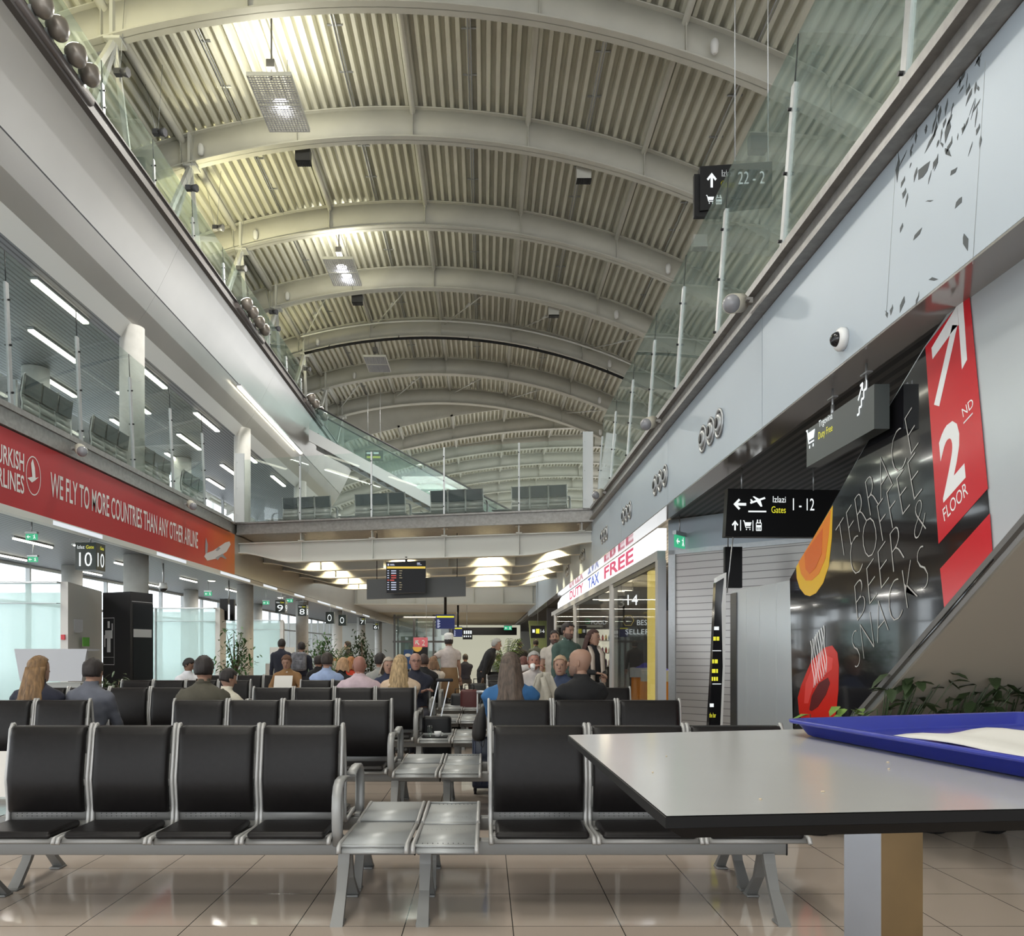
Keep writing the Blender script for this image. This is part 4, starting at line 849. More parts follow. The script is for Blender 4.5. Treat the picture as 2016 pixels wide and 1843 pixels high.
for p_, c_ in ((.3, (.42, .012, .018, 1)), (.6, (.40, .012, .016, 1)), (.82, (.50, .04, .015, 1))): e = cr_.elements.new(p_); e.color = c_
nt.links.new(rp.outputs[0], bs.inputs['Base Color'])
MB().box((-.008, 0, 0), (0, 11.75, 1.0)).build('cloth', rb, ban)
def BP(u, v): p = px(u, v, X=XB+.004); return Vector((.004, p.y-8.5, p.z-3.285))
b = MB()
b.text('TURKISH', (.004, 10.26-8.5, 3.80-3.285), (0, .73, 0), (0, 0, .25), 0, .012); b.text('AIRLINES', (.004, 10.20-8.5, 3.50-3.285), (0, .79, 0), (0, 0, .25), 0, .012)
b.text('WE FLY TO MORE COUNTRIES THAN ANY OTHER AIRLINE', (.004, 11.66-8.5, 3.60-3.285), (0, 5.98, 0), (0, 0, .355), 0, .010)
b.build('lettering', mat('banner_letter', (.72, .70, .68), .5), ban)
b = MB(); cy0, cz0 = 11.22-8.5, 3.80-3.285; ring = lambda a, b_, n=32: [(.004, cy0+a*math.cos(2*PI*k/n), cz0+b_*math.sin(2*PI*k/n)) for k in range(n)]
o_, i_ = b.pts(ring(.185, .27)), b.pts(ring(.172, .255))
for k in range(32): j = (k+1) % 32; b.face((o_+k, o_+j, i_+j, i_+k))
b.prism([(.004, cy0+y, cz0+z) for y, z in ((-.15, -.06), (-.03, -.02), (-.06, .16), (-.02, .23), (.03, .12), (.05, -.02), (.13, .01), (.03, -.06), (-.04, -.10))], (.001, 0, 0)); b.build('emblem', mat('banner_letter', (.72, .7, .68), .5), ban)
pw_ = mat('plane_white', (.62, .60, .60), .5); pg_ = mat('plane_grey', (.30, .29, .31), .5)
b = MB(); b.prism([BP(*q) for q in ((402, 1096), (408, 1104), (425, 1100), (446, 1086), (454, 1072), (452, 1066), (444, 1068), (420, 1084), (405, 1090))], (.001, 0, 0)); b.build('aeroplane', pw_, ban)
b = MB(); b.prism([BP(*q)+Vector((.002, 0, 0)) for q in ((404, 1090), (408, 1088), (409, 1072), (405, 1058), (404, 1072))], (.001, 0, 0)); b.prism([BP(*q)+Vector((.002, 0, 0)) for q in ((424, 1098), (438, 1090), (446, 1100), (444, 1101), (434, 1096), (428, 1103))], (.001, 0, 0)); b.prism([BP(*q)+Vector((.002, 0, 0)) for q in ((428, 1085), (434, 1080), (430, 1076), (424, 1084))], (.001, 0, 0)); b.build('aeroplane_wing', pg_, ban)
# ================================================================== LEFT GROUND FLOOR: GATES
def gate_box(y, x0, label, X2, depth=2.0, wide=2.6, top=2.48):
    t = thing('gate_kiosk', label, 'gate kiosk', (x0, y, 0))
    b = MB(); b.prism([(0, 0, 0), (-.13, -.02, 0), (-.13, -.02, top), (0, 0, top)], (X2, depth, 0)) if 0 else b.prism([(0, 0, 0), (X2, depth, 0), (X2-.10, depth, 0), (-.12, 0, 0)], (0, 0, top)); b.build('end_wall', wpanel, t)
    b = MB(); b.prism([(-.12, 0, 0), (-wide, -.1, 0), (-wide, -.08, 0), (-.12, .02, 0)], (0, 0, top-.02)); b.build('glass_front', glf, t)
    b = MB(); b.box((-wide, -.11, top-.03), (-.12, .03, top)); b.box((-wide*.62, -.12, 0), (-wide*.62+.02, .0, top)); b.box((-wide, -.12, top-.35), (-.12, -.0, top-.34)); b.build('frame', alu, t)
    b = MB(); b.prism([(X2-.1, depth, 0), (X2-wide, depth, 0), (X2-wide, depth+.02, 0), (X2-.1, depth+.02, 0)], (0, 0, top-.02)); b.build('glass_back', glf, t)
    return t
gate_box(12.9, -6.62, 'frosted glass gate kiosk with grey end wall, nearest on the left', -.45, 2.1, 2.8)
gate_box(20.6, -6.72, 'frosted glass gate kiosk behind the black booth', -.45, 1.9, 2.6)
gate_box(28.6, -7.1, 'frosted glass gate kiosk behind the third column', -.6, 2.6, 2.4)
b = MB(); b.box((-.0, 0, 0), (.012, .27, .2)); b.box((0, .02, -.02), (.016, .2, .0)); o = b.build('notice', mat('notice_grey', (.40, .40, .42), .6)); o.location = (-6.68, 13.2, 1.70); tag(o, 'grey notice on the end wall of the nearest gate kiosk', 'notice')
b = MB(); b.box((0, 0, -.02), (.012, .22, .13)); o = b.build('notice', mat('notice_green', (.12, .35, .06), .6)); o.location = (-6.69, 13.5, 1.48); tag(o, 'green leaf shaped notice below the grey notice on the kiosk', 'notice')
b = MB(); b.box((-.06, -.03, 0), (.0, .0, .08)); o = b.build('alarm_button', mat('alarm_red', (.45, .03, .04), .4)); o.location = (-6.66, 12.9, 1.56); tag(o, 'small red fire alarm button on the kiosk corner', 'alarm button')
# boarding desk
t = thing('boarding_desk', 'white boarding desk in front of the nearest gate kiosk', 'desk', (-5.75, 11.0, 0), .1)
b = MB(); b.loft([[(-.36, -.1, 0), (.30, -.1, 0), (.30, .3, 0), (-.36, .3, 0)], [(-.36, -.1, .95), (.30, -.1, .95), (.30, .3, .95), (-.36, .3, .95)]], 0, False); b.build('body', mat('desk_body', (.45, .46, .44), .5), t)
b = MB(); b.loft([[(-.42, -.22, .98), (.36, -.22, .98), (.36, -.16, .98), (-.42, -.16, .98)], [(-.50, -.20, 1.40), (.42, -.20, 1.40), (.42, -.14, 1.40), (-.50, -.14, 1.40)]], 0, False); b.box((-.50, -.2, 1.38), (.42, .25, 1.41)); b.build('screen', mat('desk_screen', (.40, .41, .44), .3), t)
# smoking booth
t = thing('smoking_booth', 'black booth with a white standing figure sign beside the first column', 'booth', (-6.07, 13.9, 0))
L = [(0, 0), (-.62, .32), (-.36, .86), (.16, .56)]
b = MB(); b.prism([(x, y, 0) for x, y in L], (0, 0, 2.4)); b.build('cabin', mat('booth_black', (.012, .012, .014), .3), t)
def onface(p, q, s, z, off=.006): p, q = Vector((*p, 0)), Vector((*q, 0)); d = (q-p); nn = Vector((d.y, -d.x, 0)).normalized(); nn = nn if nn.y < 0 or abs(nn.y) < .3 and nn.x > 0 else -nn; r = p+d*s+nn*off; return Vector((r.x, r.y, z))
def fquad(bb, p, q, s0, s1, z0, z1, off=.006): bb.prism([onface(p, q, s0, z0, off), onface(p, q, s1, z0, off), onface(p, q, s1, z1, off), onface(p, q, s0, z1, off)], (0, 0, .0001))
p, q = L[1], L[0]
b = MB()
for s0, s1, z0, z1 in ((.02, .44, 1.14, 1.15), (.02, .44, 1.95, 1.96), (.02, .03, 1.14, 1.96), (.43, .44, 1.14, 1.96), (.02, .44, 1.27, 1.275)): fquad(b, p, q, s0, s1, z0, z1)
fquad(b, p, q, .17, .30, 1.36, 1.74); fquad(b, p, q, .19, .27, 1.78, 1.90); fquad(b, p, q, .30, .37, 1.60, 1.74); fquad(b, p, q, .34, .38, 1.74, 1.86); fquad(b, p, q, .10, .17, 1.60, 1.74); fquad(b, p, q, .07, .11, 1.45, 1.66)
b.build('pictogram', wht, t)
b = MB(); p, q = L[0], L[3]
fquad(b, p, q, .12, 1, .05, 2.2); b.build('glass_door', mat('booth_glass', (.05, .055, .06), .12), t)
b = MB(); fquad(b, p, q, .12, .92, 1.62, 1.76, .01); fquad(b, p, q, .05, .95, 2.23, 2.24, .01); b.build('white_band', wht, t)
# security camera drop, monitors, signs
t = thing('dome_camera', 'dome camera on a drop tube beneath the gate ceiling', 'security camera', (-7.05, 17.8, 2.75)); MB().cyl((0, 0, .08), (0, 0, .55), .02, 8).build('tube', alu, t); b = MB(); b.cyl((0, 0, .0), (0, 0, .12), .10, 18, 0, .07); b.build('housing', mat('white_plastic', (.75, .75, .74), .35), t); b = MB(); b.ell((0, 0, 0), (.085, .085, .08), 14, 8); b.build('dome', blackg, t)
t = thing('monitor_cluster', 'pair of black hanging monitors left of the second column', 'monitor', (-6.9, 22.0, 2.6)); b = MB(); b.box((-.28, 0, -.38), (-.08, .08, .20)); b.build('screen', screen, t); b = MB(); b.box((.0, -.05, -.40), (.12, .05, .18)); b.build('screen', screen, t); MB().cyl((-.05, .04, .1), (-.05, .04, .7), .02, 8).build('hanging_rod', alu, t)
numsign(-6.38, 13.0, 2.92, '10', 'black hanging gate sign with the number 10 on two faces', .30)
numsign(-6.35, 25.2, 2.78, '9', 'black hanging gate sign just right of the second column, showing a nine', .27)
numsign(-6.30, 28.0, 2.80, '8', 'black hanging gate sign showing an eight, farther than the nine', .26)
numsign(-6.2, 41, 2.9, '7', 'small far gate sign showing a seven', .25)
numsign(-6.2, 46, 2.8, '6', 'small farthest gate sign showing a six', .25)
for i, (x, y, s) in enumerate(((-6.3, 33.0, 'O'), (-6.25, 35.6, 'O'))):
    t = thing('gate_sign', 'round-faced lit gate sign hanging past gate 8, %s from the camera' % ORD[i], 'gate sign', (x, y, 2.75)); MB().box((-.17, 0, -.25), (.16, .3, .22)).build('box', mat('sign_dark_green', (.012, .02, .018), .3), t); MB().text('O', (-.1, -.01, -.16), (.17, 0, 0), (0, 0, .28)).build('number', wlit, t); MB().cyl((0, .15, .22), (0, .15, .55), .012, 8).build('hanging_rod', alu, t)
exit_sign(-6.75, 12.1, 3.08, 'green exit sign with arrow under the red banner, nearest the camera', 0, .5)
exit_sign(-7.9, 14.2, 2.98, 'green exit sign behind the nearest one, further left', 0, .5)
exit_sign(-7.6, 22.3, 2.95, 'green exit sign above the monitors left of the second column', 0, .6)
exit_sign(-6.9, 25.6, 2.90, 'green exit sign just right of the second column', 0, .6)
exit_sign(-6.35, 26.4, 3.02, 'green exit sign between the gate 9 and gate 8 signs', 0, .6)
exit_sign(1.6, 57, 3.0, 'tiny green exit sign over the far seating', 0, 1.6, 3.6)
# boarding counter with monitor behind column 3
t = thing('gate_counter', 'white gate counter with black monitor right of the second column', 'counter', (-6.15, 24.6, 0)); MB().box((-.5, 0, 0), (.45, .5, 1.0)).build('body', wpanel, t); MB().box((-.5, .5, 0), (.25, .55, 1.5)).build('back_panel', wht, t)
t2 = thing('monitor', 'black computer monitor on the white gate counter', 'monitor', (-6.15, 24.65, 1.0)); b = MB(); b.box((-.17, 0, .08), (.18, .03, .36)); b.build('screen', blackg, t2); b = MB(); b.cyl((0, .02, 0), (0, .02, .1), .02, 8); b.box((-.1, -.05, 0), (.1, .09, .01)); b.build('stand', black, t2)
# departures board with dark back plate
t = thing('departures_board', 'black departures screen hanging under the bridge', 'screen', (-2.05, 19.6, 0))
D0 = lambda u, v, y=19.6: px(u, v, Y=y)-Vector((-2.05, 19.6, 0))
b = MB(); b.prism([D0(760, 1107), D0(838, 1104), D0(838, 1167), D0(761, 1168)], (0, .09, 0)); b.build('case', screen, t)
def DQ(u0, v0, u1, v1, mt, nm, bb=None):
    x = bb or MB(); x.prism([D0(u0, v1, 19.595), D0(u1, v1, 19.595), D0(u1, v0, 19.595), D0(u0, v0, 19.595)], (0, -.002, 0))
    if bb is None: x.build(nm, mt, t)
DQ(762, 1115.5, 837.5, 1119.5, emis('board_yellow', (.85, .60, .08), .9), 'header_row')
wl = MB(); rl = MB(); yl = MB()
for k in range(9):
    v = 1123+k*4.6; red_ = k in (2, 3, 4)
    DQ(762.5, v, 766, v+1.6, None, '', wl if k != 4 else rl); DQ(770-(2 if k == 4 else 0), v, 780-(4 if k == 4 else 0), v+2, None, '', rl if red_ else wl)
    if k != 4: DQ(786, v+.3, 786+6-(k % 3), v+1.5, None, '', yl)
DQ(763, 1110, 766, 1114, None, '', wl); DQ(768, 1110.5, 776, 1111.5, None, '', wl); DQ(768, 1112.5, 777, 1113.5, None, '', wl); DQ(821, 1108, 827, 1110, None, '', wl); DQ(821, 1111.5, 830, 1112.5, None, '', wl)
wl.build('flight_row', emis('board_white', (.7, .75, .95), .8), t); rl.build('flight_row', emis('board_red', (.8, .10, .08), .8), t); yl.build('flight_row', emis('board_text', (.6, .5, .3), .6), t)
MB().box((.12, .03, D0(800, 1106).z-.01), (.17, .08, 3.66)).build('hanging_rod', black, t)
b = MB(); b.prism([px(722, 1141, Y=20.3), px(917, 1135, Y=20.3), px(917, 1174, Y=20.3), px(722, 1180, Y=20.3)], (0, .10, 0)); o = b.build('sign_back', mat('dark_back_plate', (.05, .052, .05), .4)); tag(o, 'wide dark grey rear plate of a hanging sign behind the departures screen', 'sign')
b = MB(); p_ = px(742, 1141, Y=20.35); b.cyl(p_, (p_.x, p_.y, 4.33), .01, 6); p_ = px(900, 1136, Y=20.35); b.cyl(p_, (p_.x, p_.y, 4.33), .01, 6); b.build('hanging_rod', black, o)
def farboard(u0, v0, u1, v1, y, label, rods, blue=(.012, .02, .09)):
    a = px(u0, v1, Y=y); c = px(u1, v0, Y=y); t = thing('information_screen', label, 'screen', (a.x, y, 0)); wd = c.x-a.x
    MB().box((0, 0, a.z), (wd, .12, c.z)).build('case', emis('screen_blue_%d' % int(u0), blue, 1.0), t)
    MB().box((wd*.05, -.01, c.z-(c.z-a.z)*.22), (wd*.97, 0, c.z-(c.z-a.z)*.10)).build('header_row', ylit, t)
    b = MB()
    for k in range(7): z = a.z+(c.z-a.z)*(.08+.085*k); b.box((wd*.08, -.01, z), (wd*(.18+.05*(k % 2)), 0, z+(c.z-a.z)*.045))
    b.build('flight_row', emis('board_white', (.7, .75, .95), .8), t)
    MB().cyl((wd*rods, .06, c.z), (wd*rods, .06, 4.33 if y < 31 else 3.62), .05, 8).build('hanging_rod', black, t)
farboard(858, 1210, 895, 1238, 29.5, 'blue information screen hanging in the distance, upper one', .5)
farboard(893, 1234, 910, 1254, 39.6, 'blue information screen hanging in the distance, lower one', .5)
t = thing('hanging_sign', 'small dark far sign with white icons right of the blue screens', 'sign', (px(911, 0, Y=39.7).x, 39.7, 2.0)); b = MB(); b.box((0, 0, -.05), (.47, .1, .44)); b.build('panel', black, t)
b = MB()
for k in range(4): b.box((.05+k*.105, -.01, .22), (.12+k*.105, 0, .38)); b.box((.05+k*.105, -.01, .06), (.11+k*.1, 0, .14))
b.build('lettering', wlit, t); MB().cyl((.2, .05, .44), (.2, .05, 1.62), .012, 6).build('hanging_rod', alu, t)
t = thing('hanging_sign', 'small far sign with yellow word above the green stairs on the right', 'sign', (px(1045, 0, Y=30).x, 30, 1.38+.6)); b = MB(); b.box((0, 0, -.12), (.52, .1, .34)); b.build('panel', black, t); b = MB(); b.text('1-6', (.36, -.01, .08), (.14, 0, 0), (0, 0, .12)); b.box((.06, -.01, .08), (.15, 0, .2)); b.build('lettering', wlit, t); b = MB(); b.box((.19, -.01, .05), (.32, 0, .22)); b.build('lettering', ylit, t); MB().cyl((.26, .05, .34), (.26, .05, 2.36), .01, 6).build('hanging_rod', alu, t)
# ================================================================== PEOPLE
def V(*a): return Vector(a)
def ik(a, b, l1, l2, pole):
    """elbow or knee between a and b"""
    d = b-a; L = min(d.length, (l1+l2)*.999); d = d.normalized(); b2 = a+d*L
    c = (l1*l1-l2*l2+L*L)/(2*L); h = math.sqrt(max(0, l1*l1-c*c)); p = (pole-d*pole.dot(d)).normalized(); return a+d*c+p*h, b2
def remeshed(mb, vox, it=5, k=.5):
    me = bpy.data.meshes.new('t'); me.from_pydata(mb.v, [], mb.f); bm = bmesh.new(); bm.from_mesh(me); bmesh.ops.recalc_face_normals(bm, faces=bm.faces); bm.to_mesh(me); bm.free()
    o = bpy.data.objects.new('t', me); COL.objects.link(o)
    r = o.modifiers.new('r', 'REMESH'); r.mode = 'VOXEL'; r.voxel_size = vox; s = o.modifiers.new('s', 'SMOOTH'); s.factor = k; s.iterations = it
    dg = bpy.context.evaluated_depsgraph_get(); dg.update(); out = bpy.data.meshes.new_from_object(o.evaluated_get(dg)); bpy.data.objects.remove(o); bpy.data.meshes.remove(me); return out
def person(label, x, y, z, head, pose='sit', rz=0, shirt=(.1, .1, .1), legs=(.03, .03, .04), hair=(.05, .03, .02), hstyle='short', skin=(.36, .21, .15), s=1.0, lean=0.0, sleeves=1.0,
           hands=None, look=(0, 0), wide=1.0, collar=None, vox=.021, beard=None, glasses=False, cap=None, group=None, face=True, shoes=(.02, .02, .02), skirt=None):
    """x, y: hip position; z: floor; head unused marker; lean: forward lean in radians; look: (yaw, pitch) of the head"""
    t = thing('person', label, 'person', (x, y, z), rz, group)
    st = pose != 'sit'; hip = (.93 if st else .505)*(s if st else 1); U = lambda h: hip+(h-.93)*s       # heights from a standing figure
    def sp(h, dy=0, dx=0):                      # point on the spine, leaned about the hip
        dz = U(h)-hip; a = lean*(min(1, (h-.93)/.35)*.5+.5) if h > .93 else 0
        return V(dx*s, dz*math.sin(a)+dy*s*math.cos(a), hip+dz*math.cos(a)-dy*s*math.sin(a))
    m = MB(); bones = []
    rings = []; wv = wide*s
    for h, rx, ry, dy in ((.86, .10, .08, 0), (.90, .165, .115, 0), (.98, .165, .115, 0), (1.08, .145, .105, .005), (1.20, .160, .115, .01), (1.32, .182, .118, .0), (1.40, .185, .105, -.01), (1.45, .150, .085, -.012), (1.485, .085, .065, -.01), (1.50, .055, .055, 0)):
        c = sp(h, dy); a = lean*.9; rings.append([c+V(rx*wv*math.cos(q*PI/8), ry*wv*math.sin(q*PI/8)*math.cos(a), -ry*wv*math.sin(q*PI/8)*math.sin(a)) for q in range(16)])
    m.loft(rings)
    bones.append((sp(.88), sp(1.12), .13, 'hip')); bones.append((sp(1.10), sp(1.44), .15, 'torso'))
    nk0, nk1 = sp(1.44, -.01), sp(1.575, .015); m.tube([nk0, nk1], [.062*s, .054*s], 12); bones.append((nk0+V(0, 0, .055*s), nk1, .05, 'neck'))
    sh = {}
    for sd, nm in ((-1, 0), (1, 1)):
        S0 = sp(1.41, -.01, sd*.175*wide); sh[sd] = S0
        if hands and hands[nm] is not None: T = V(*hands[nm])
        elif st: T = V(sd*.26*s, .06, hip-.10*s)
        else: T = V(sd*.10, .36, .60)
        E, Hd = ik(S0, T, .29*s, .25*s, V(sd*.7, -.6, -.5)); m.tube([S0+V(-sd*.03, 0, .0), S0+V(sd*.012, 0, -.03), S0.lerp(E, .5), E, E.lerp(Hd, .35), Hd], [q*s for q in (.062, .060, .047, .040, .041, .027)], 10)
        bones.append((S0, E, .05, 'arm')); bones.append((E, Hd, .04, 'fore')); d = (Hd-E).normalized(); sh[sd] = (Hd, d)
        bones.append((Hd, Hd+d*.18*s, .03, 'hand'))
        Hp = V(sd*.09*s, 0, hip-.02)
        if st: K = V(sd*.10*s, .03, hip*.53); A = V(sd*.11*s, -.02+.05*sd, .09)
        else: K = V(sd*.13, .44*s, .50); A = V(sd*.13, .45*s, .09)
        m.tube([Hp, Hp.lerp(K, .4), K, K.lerp(A, .35), A], [q*s for q in (.092, .086, .058, .056, .038)], 12)
        bones.append((Hp, K, .08, 'leg')); bones.append((K, A, .05, 'leg'))
        m.ell(A+V(0, .055, -.045), (.045*s, .125*s, .040), 12, 8); m.tube([A, A+V(0, 0, -.06)], [.042*s, .04*s], 10); bones.append((A+V(0, -.03, -.05), A+V(0, .14, -.05), .04, 'shoe'))
    me = remeshed(m, vox)
    mv = [v.co.copy() for v in me.vertices]; mn = [v.normal.copy() for v in me.vertices]; mf = [tuple(p.vertices) for p in me.polygons]; bpy.data.meshes.remove(me)
    def cls(p):
        best = None
        for a, b, r, tg in bones:
            ab = b-a; tt = max(0, min(1, (p-a).dot(ab)/ab.length_squared)); d = (p-(a+ab*tt)).length/(r+.02)
            if best is None or d < best[0]: best = (d, tg, tt)
        return best
    vt = [cls(p) for p in mv]
    def vis(tg, i):
        k, tt = vt[i][1], vt[i][2]
        if tg == 'shirt': return k in ('torso',) or (k == 'hip' and tt > .35) or k == 'arm' and tt < (1.1 if sleeves > .5 else .55) or (k == 'fore' and tt < (sleeves-.5)*1.9)
        if tg == 'trousers': return (k == 'hip' and tt <= .5) or k == 'leg'
        return k == 'shoe'
    b = MB(); b.pts(mv)
    for f in mf: b.face(f, 0, True)
    # head on the neck
    hc = sp(1.635, .03); Rz = Matrix.Rotation(look[0], 3, 'Z') @ Matrix.Rotation(-look[1]-lean*.35, 3, 'X'); hs = s*1.0
    def hp(p): return hc+(Rz @ (Vector(p)*hs))
    rg = []
    prof_ = [(-.118, .030, .034, .040), (-.108, .045, .052, .030), (-.085, .058, .070, .018), (-.055, .067, .083, .008), (-.02, .073, .092, .002), (.015, .076, .098, -.002), (.05, .075, .098, -.004), (.08, .066, .086, -.006), (.103, .045, .060, -.008), (.115, .018, .025, -.008)]
    for zz, rx, ry, cyy in prof_: rg.append([hp((rx*math.cos(q*PI/10), cyy+ry*math.sin(q*PI/10)*(1 if math.sin(q*PI/10) < 0 else .96), zz)) for q in range(20)])
    b.loft(rg)
    b.loft([[hp(p) for p in ring_] for ring_ in ([(-.016, .085, -.035), (.016, .085, -.035), (.012, .118, -.030), (-.012, .118, -.030)], [(-.009, .085, .012), (.009, .085, .012), (.006, .100, .012), (-.006, .100, .012)])], 0, True)
    for sd in (-1, 1): b.ell(hp((sd*.078, -.005, -.008)), (.010*hs, .018*hs, .030*hs), 8, 6)
    # hands: palm, four fingers, thumb
    for sd in (-1, 1):
        Hd, d = sh[sd]; sidev = d.cross(V(0, 0, 1) if abs(d.z) < .8 else V(0, 1, 0)).normalized(); nrm = sidev.cross(d).normalized(); curl = -nrm if nrm.z > 0 else nrm
        b.loft([[Hd+d*a_*s+sidev*c_*w_*s+nrm*e_*h_*s for c_, e_ in ((-1, -.5), (0, -1), (1, -.5), (1, .5), (0, 1), (-1, .5))] for a_, w_, h_ in ((-.01, .022, .020), (.03, .036, .016), (.085, .038, .013))], 0, True)
        for j, L in enumerate((.066, .074, .070, .054)):
            p = Hd+(d*.082+sidev*(-.028+.019*j))*s; b.tube([p, p+(d*.5+curl*.1)*L*s, p+(d*.85+curl*.42)*L*s, p+(d*1.0+curl*.8)*L*s], [.0088*s, .008*s, .0072*s, .006*s], 7)
        p = Hd+(d*.025-sidev*.032*sd)*s; b.tube([p, p+(d*.03-sidev*sd*.026)*s, p+(d*.062-sidev*sd*.03+curl*.015)*s], [.0115*s, .0095*s, .0075*s], 7)
    body = b.build('body', mat('skin_%.2f' % skin[0], skin, .55), t)
    # clothing: shell over the body
    def cloth(name, tg, off, mt):
        keep = [f for f in mf if all(vis(tg, i) for i in f)]; idx = {}
        c = MB()
        for f in keep:
            for i in f:
                if i not in idx:
                    idx[i] = len(c.v); nn = mn[i]; fold = .0035*math.sin(mv[i].z*55+mv[i].x*30)*math.sin(mv[i].x*41+mv[i].y*23); c.v.append(tuple(mv[i]+nn*(off+fold)))
        for f in keep: c.face([idx[i] for i in f], 0, True)
        o = c.build(name, mt, t); sm = o.modifiers.new('thickness', 'SOLIDIFY'); sm.thickness = .006; sm.offset = -1; return o
    key = '%02d_%02d_%02d' % tuple(int(q*99) for q in shirt)
    cloth('shirt', 'shirt', .012, mat('cloth_'+key, shirt, .85, noise=.12, nscale=12)); key = '%02d_%02d_%02d' % tuple(int(q*99) for q in legs)
    cloth('trousers', 'trousers', .008, mat('cloth_'+key, legs, .85, noise=.12, nscale=12)); cloth('shoes', 'shoe', .007, mat('shoe_%d' % int(shoes[0]*99), shoes, .5))
    if collar:
        c = MB(); n_ = 14; c.loft([[sp(h, -.004)+V(r_*s*math.cos(2*PI*q/n_), r_*s*1.0*math.sin(2*PI*q/n_), 0) for q in range(n_)] for h, r_ in ((1.455, .085), (1.50, .068), (1.52, .066), (1.50, .073))], 0, True, False); c.build('collar', mat('collar_%d' % int(collar[0]*99), collar, .8), t)
    if face:
        for sd in (-1, 1):
            c = MB(); c.ell(hp((sd*.030, .086, .012)), (.011*hs, .008*hs, .006*hs), 8, 6); c.build('eye', mat('eye', (.04, .03, .03), .3), body)
            c = MB(); c.tube([hp((sd*.016, .094, .030)), hp((sd*.032, .091, .034)), hp((sd*.046, .078, .030))], .003*hs, 5); c.build('eyebrow', mat('hair_%.2f_%.2f' % hair[:2], hair, .8), body)
        c = MB(); c.tube([hp((-.022, .086, -.064)), hp((0, .096, -.066)), hp((.022, .086, -.064))], [.003, .006, .003], 6); c.build('mouth', mat('lips', (.32, .10, .09), .5), body)
    hm = mat('hair_%.2f_%.2f' % hair[:2], hair, .65, noise=.5, nscale=55, bump=.5, stretch=(1, 1, .08))
    if hstyle != 'bald':
        c = MB(); n_, k_ = 22, 14; V0 = []
        low = {'short': -.52, 'long': -.2, 'bun': -.25, 'bob': -.35}[hstyle]
        for j in range(k_+1):
            for i in range(n_):
                ph = -PI/2+PI*j/k_; th = 2*PI*i/n_; q = V(math.cos(ph)*math.cos(th), math.cos(ph)*math.sin(th), math.sin(ph)); wob = 1+.02*math.sin(9*th+5*ph)+.015*math.sin(17*th-7*ph); R0 = 1.02+.11*max(0, min(1, q.z+.45))
                V0.append((q, hp((q.x*.081*R0*wob, -.004+q.y*.102*R0*wob, .006+q.z*.115*1.06*wob))))
        c.pts([hc+(v_[1]-hc)*(1+random.uniform(-.025, .035)*(hstyle == 'short')) for v_ in V0])
        for j in range(k_):
            for i in range(n_):
                ids = (j*n_+i, j*n_+(i+1) % n_, (j+1)*n_+(i+1) % n_, (j+1)*n_+i); q = sum((V0[a][0] for a in ids), V(0, 0, 0))/4
                line = low if q.y < -.1 else (low+.35+(q.y+.1)*1.05); line = min(line, .62)
                if q.z > line: c.face(ids, 0, True)
        if hstyle in ('long', 'bob'):
            L = {'long': .42, 'bob': .17}[hstyle]; nn_ = 14
            def drape(a, b_):
                th = PI*(1.02+.96*a) if hstyle == 'long' else PI*(.90+1.2*a); r_ = 1+.03*math.sin(23*a); w_ = 1+.35*b_-.15*b_*b_
                return hp((.090*math.cos(th)*w_*r_*(1+.3*b_), -.01+.112*math.sin(th)*r_*(1-.05*b_)-(.11*b_ if hstyle == 'long' else .02*b_), .03)) + V(0, 0, -L*s*b_*(1+.10*math.sin(31*a)))
            c.grid(drape, 18, 10)
        ho = c.build('hair', hm, t); sm = ho.modifiers.new('thickness', 'SOLIDIFY'); sm.thickness = .006*s; sm.offset = 0
    if beard:
        c = MB(); c.loft([[hp((r1*math.cos(q*PI/8), cyy+r2*math.sin(q*PI/8), zz)) for q in range(9)] for zz, r1, r2, cyy in ((-.03, .070, .078, .012), (-.06, .070, .083, .012), (-.09, .062, .076, .018), (-.112, .048, .056, .028), (-.124, .02, .026, .035))], 0, True, False, False)
        o = c.build('beard', mat('hair_%.2f_%.2f' % beard[:2], beard, .8), t); sm = o.modifiers.new('thickness', 'SOLIDIFY'); sm.thickness = .008
    if glasses:
        c = MB()
        for sd in (-1, 1): c.tube([hp((sd*.032+.020*math.cos(q*PI/6), .101, .010+.014*math.sin(q*PI/6))) for q in range(13)], .002, 5); c.tube([hp((sd*.052, .100, .014)), hp((sd*.078, .03, .014)), hp((sd*.080, -.01, .012))], .002, 5)
        c.tube([hp((-.012, .102, .012)), hp((.012, .102, .012))], .002, 5); c.build('glasses', black, t)
    if cap:
        c = MB(); c.loft([[hp((r1*math.cos(q*PI/8), -.004+r2*math.sin(q*PI/8), zz)) for q in range(16)] for zz, r1, r2 in ((.035, .088, .108), (.05, .091, .112), (.09, .085, .105), (.13, .10, .12), (.165, .085, .10), (.185, .04, .05))], 0, True); c.build('cap', mat('cap_white', cap, .8), t)
    if skirt:
        c = MB(); c.loft([[sp(1.10)*1.0+V(r_*math.cos(q*PI/8), r_*.8*math.sin(q*PI/8), dz) for q in range(16)] for r_, dz in ((.165, 0), (.19, -.18), (.21, -.42), (.215, -.60))], 0, True, False); o = c.build('apron', mat('apron_brown', skirt, .85), t); sm = o.modifiers.new('thickness', 'SOLIDIFY'); sm.thickness = .006
    t['hx'] = 0; del t['hx']
    return t, hp
away, toward = 0, PI
def rear_y(r): return YC[r]+.36
def front_y(r): return YC[r]-.36
def ux(u, Y): return (u-CU)*Y/F
bl_hair = (.36, .25, .13); dk = (.018, .013, .012); br = (.07, .04, .025); gy = (.36, .35, .33)
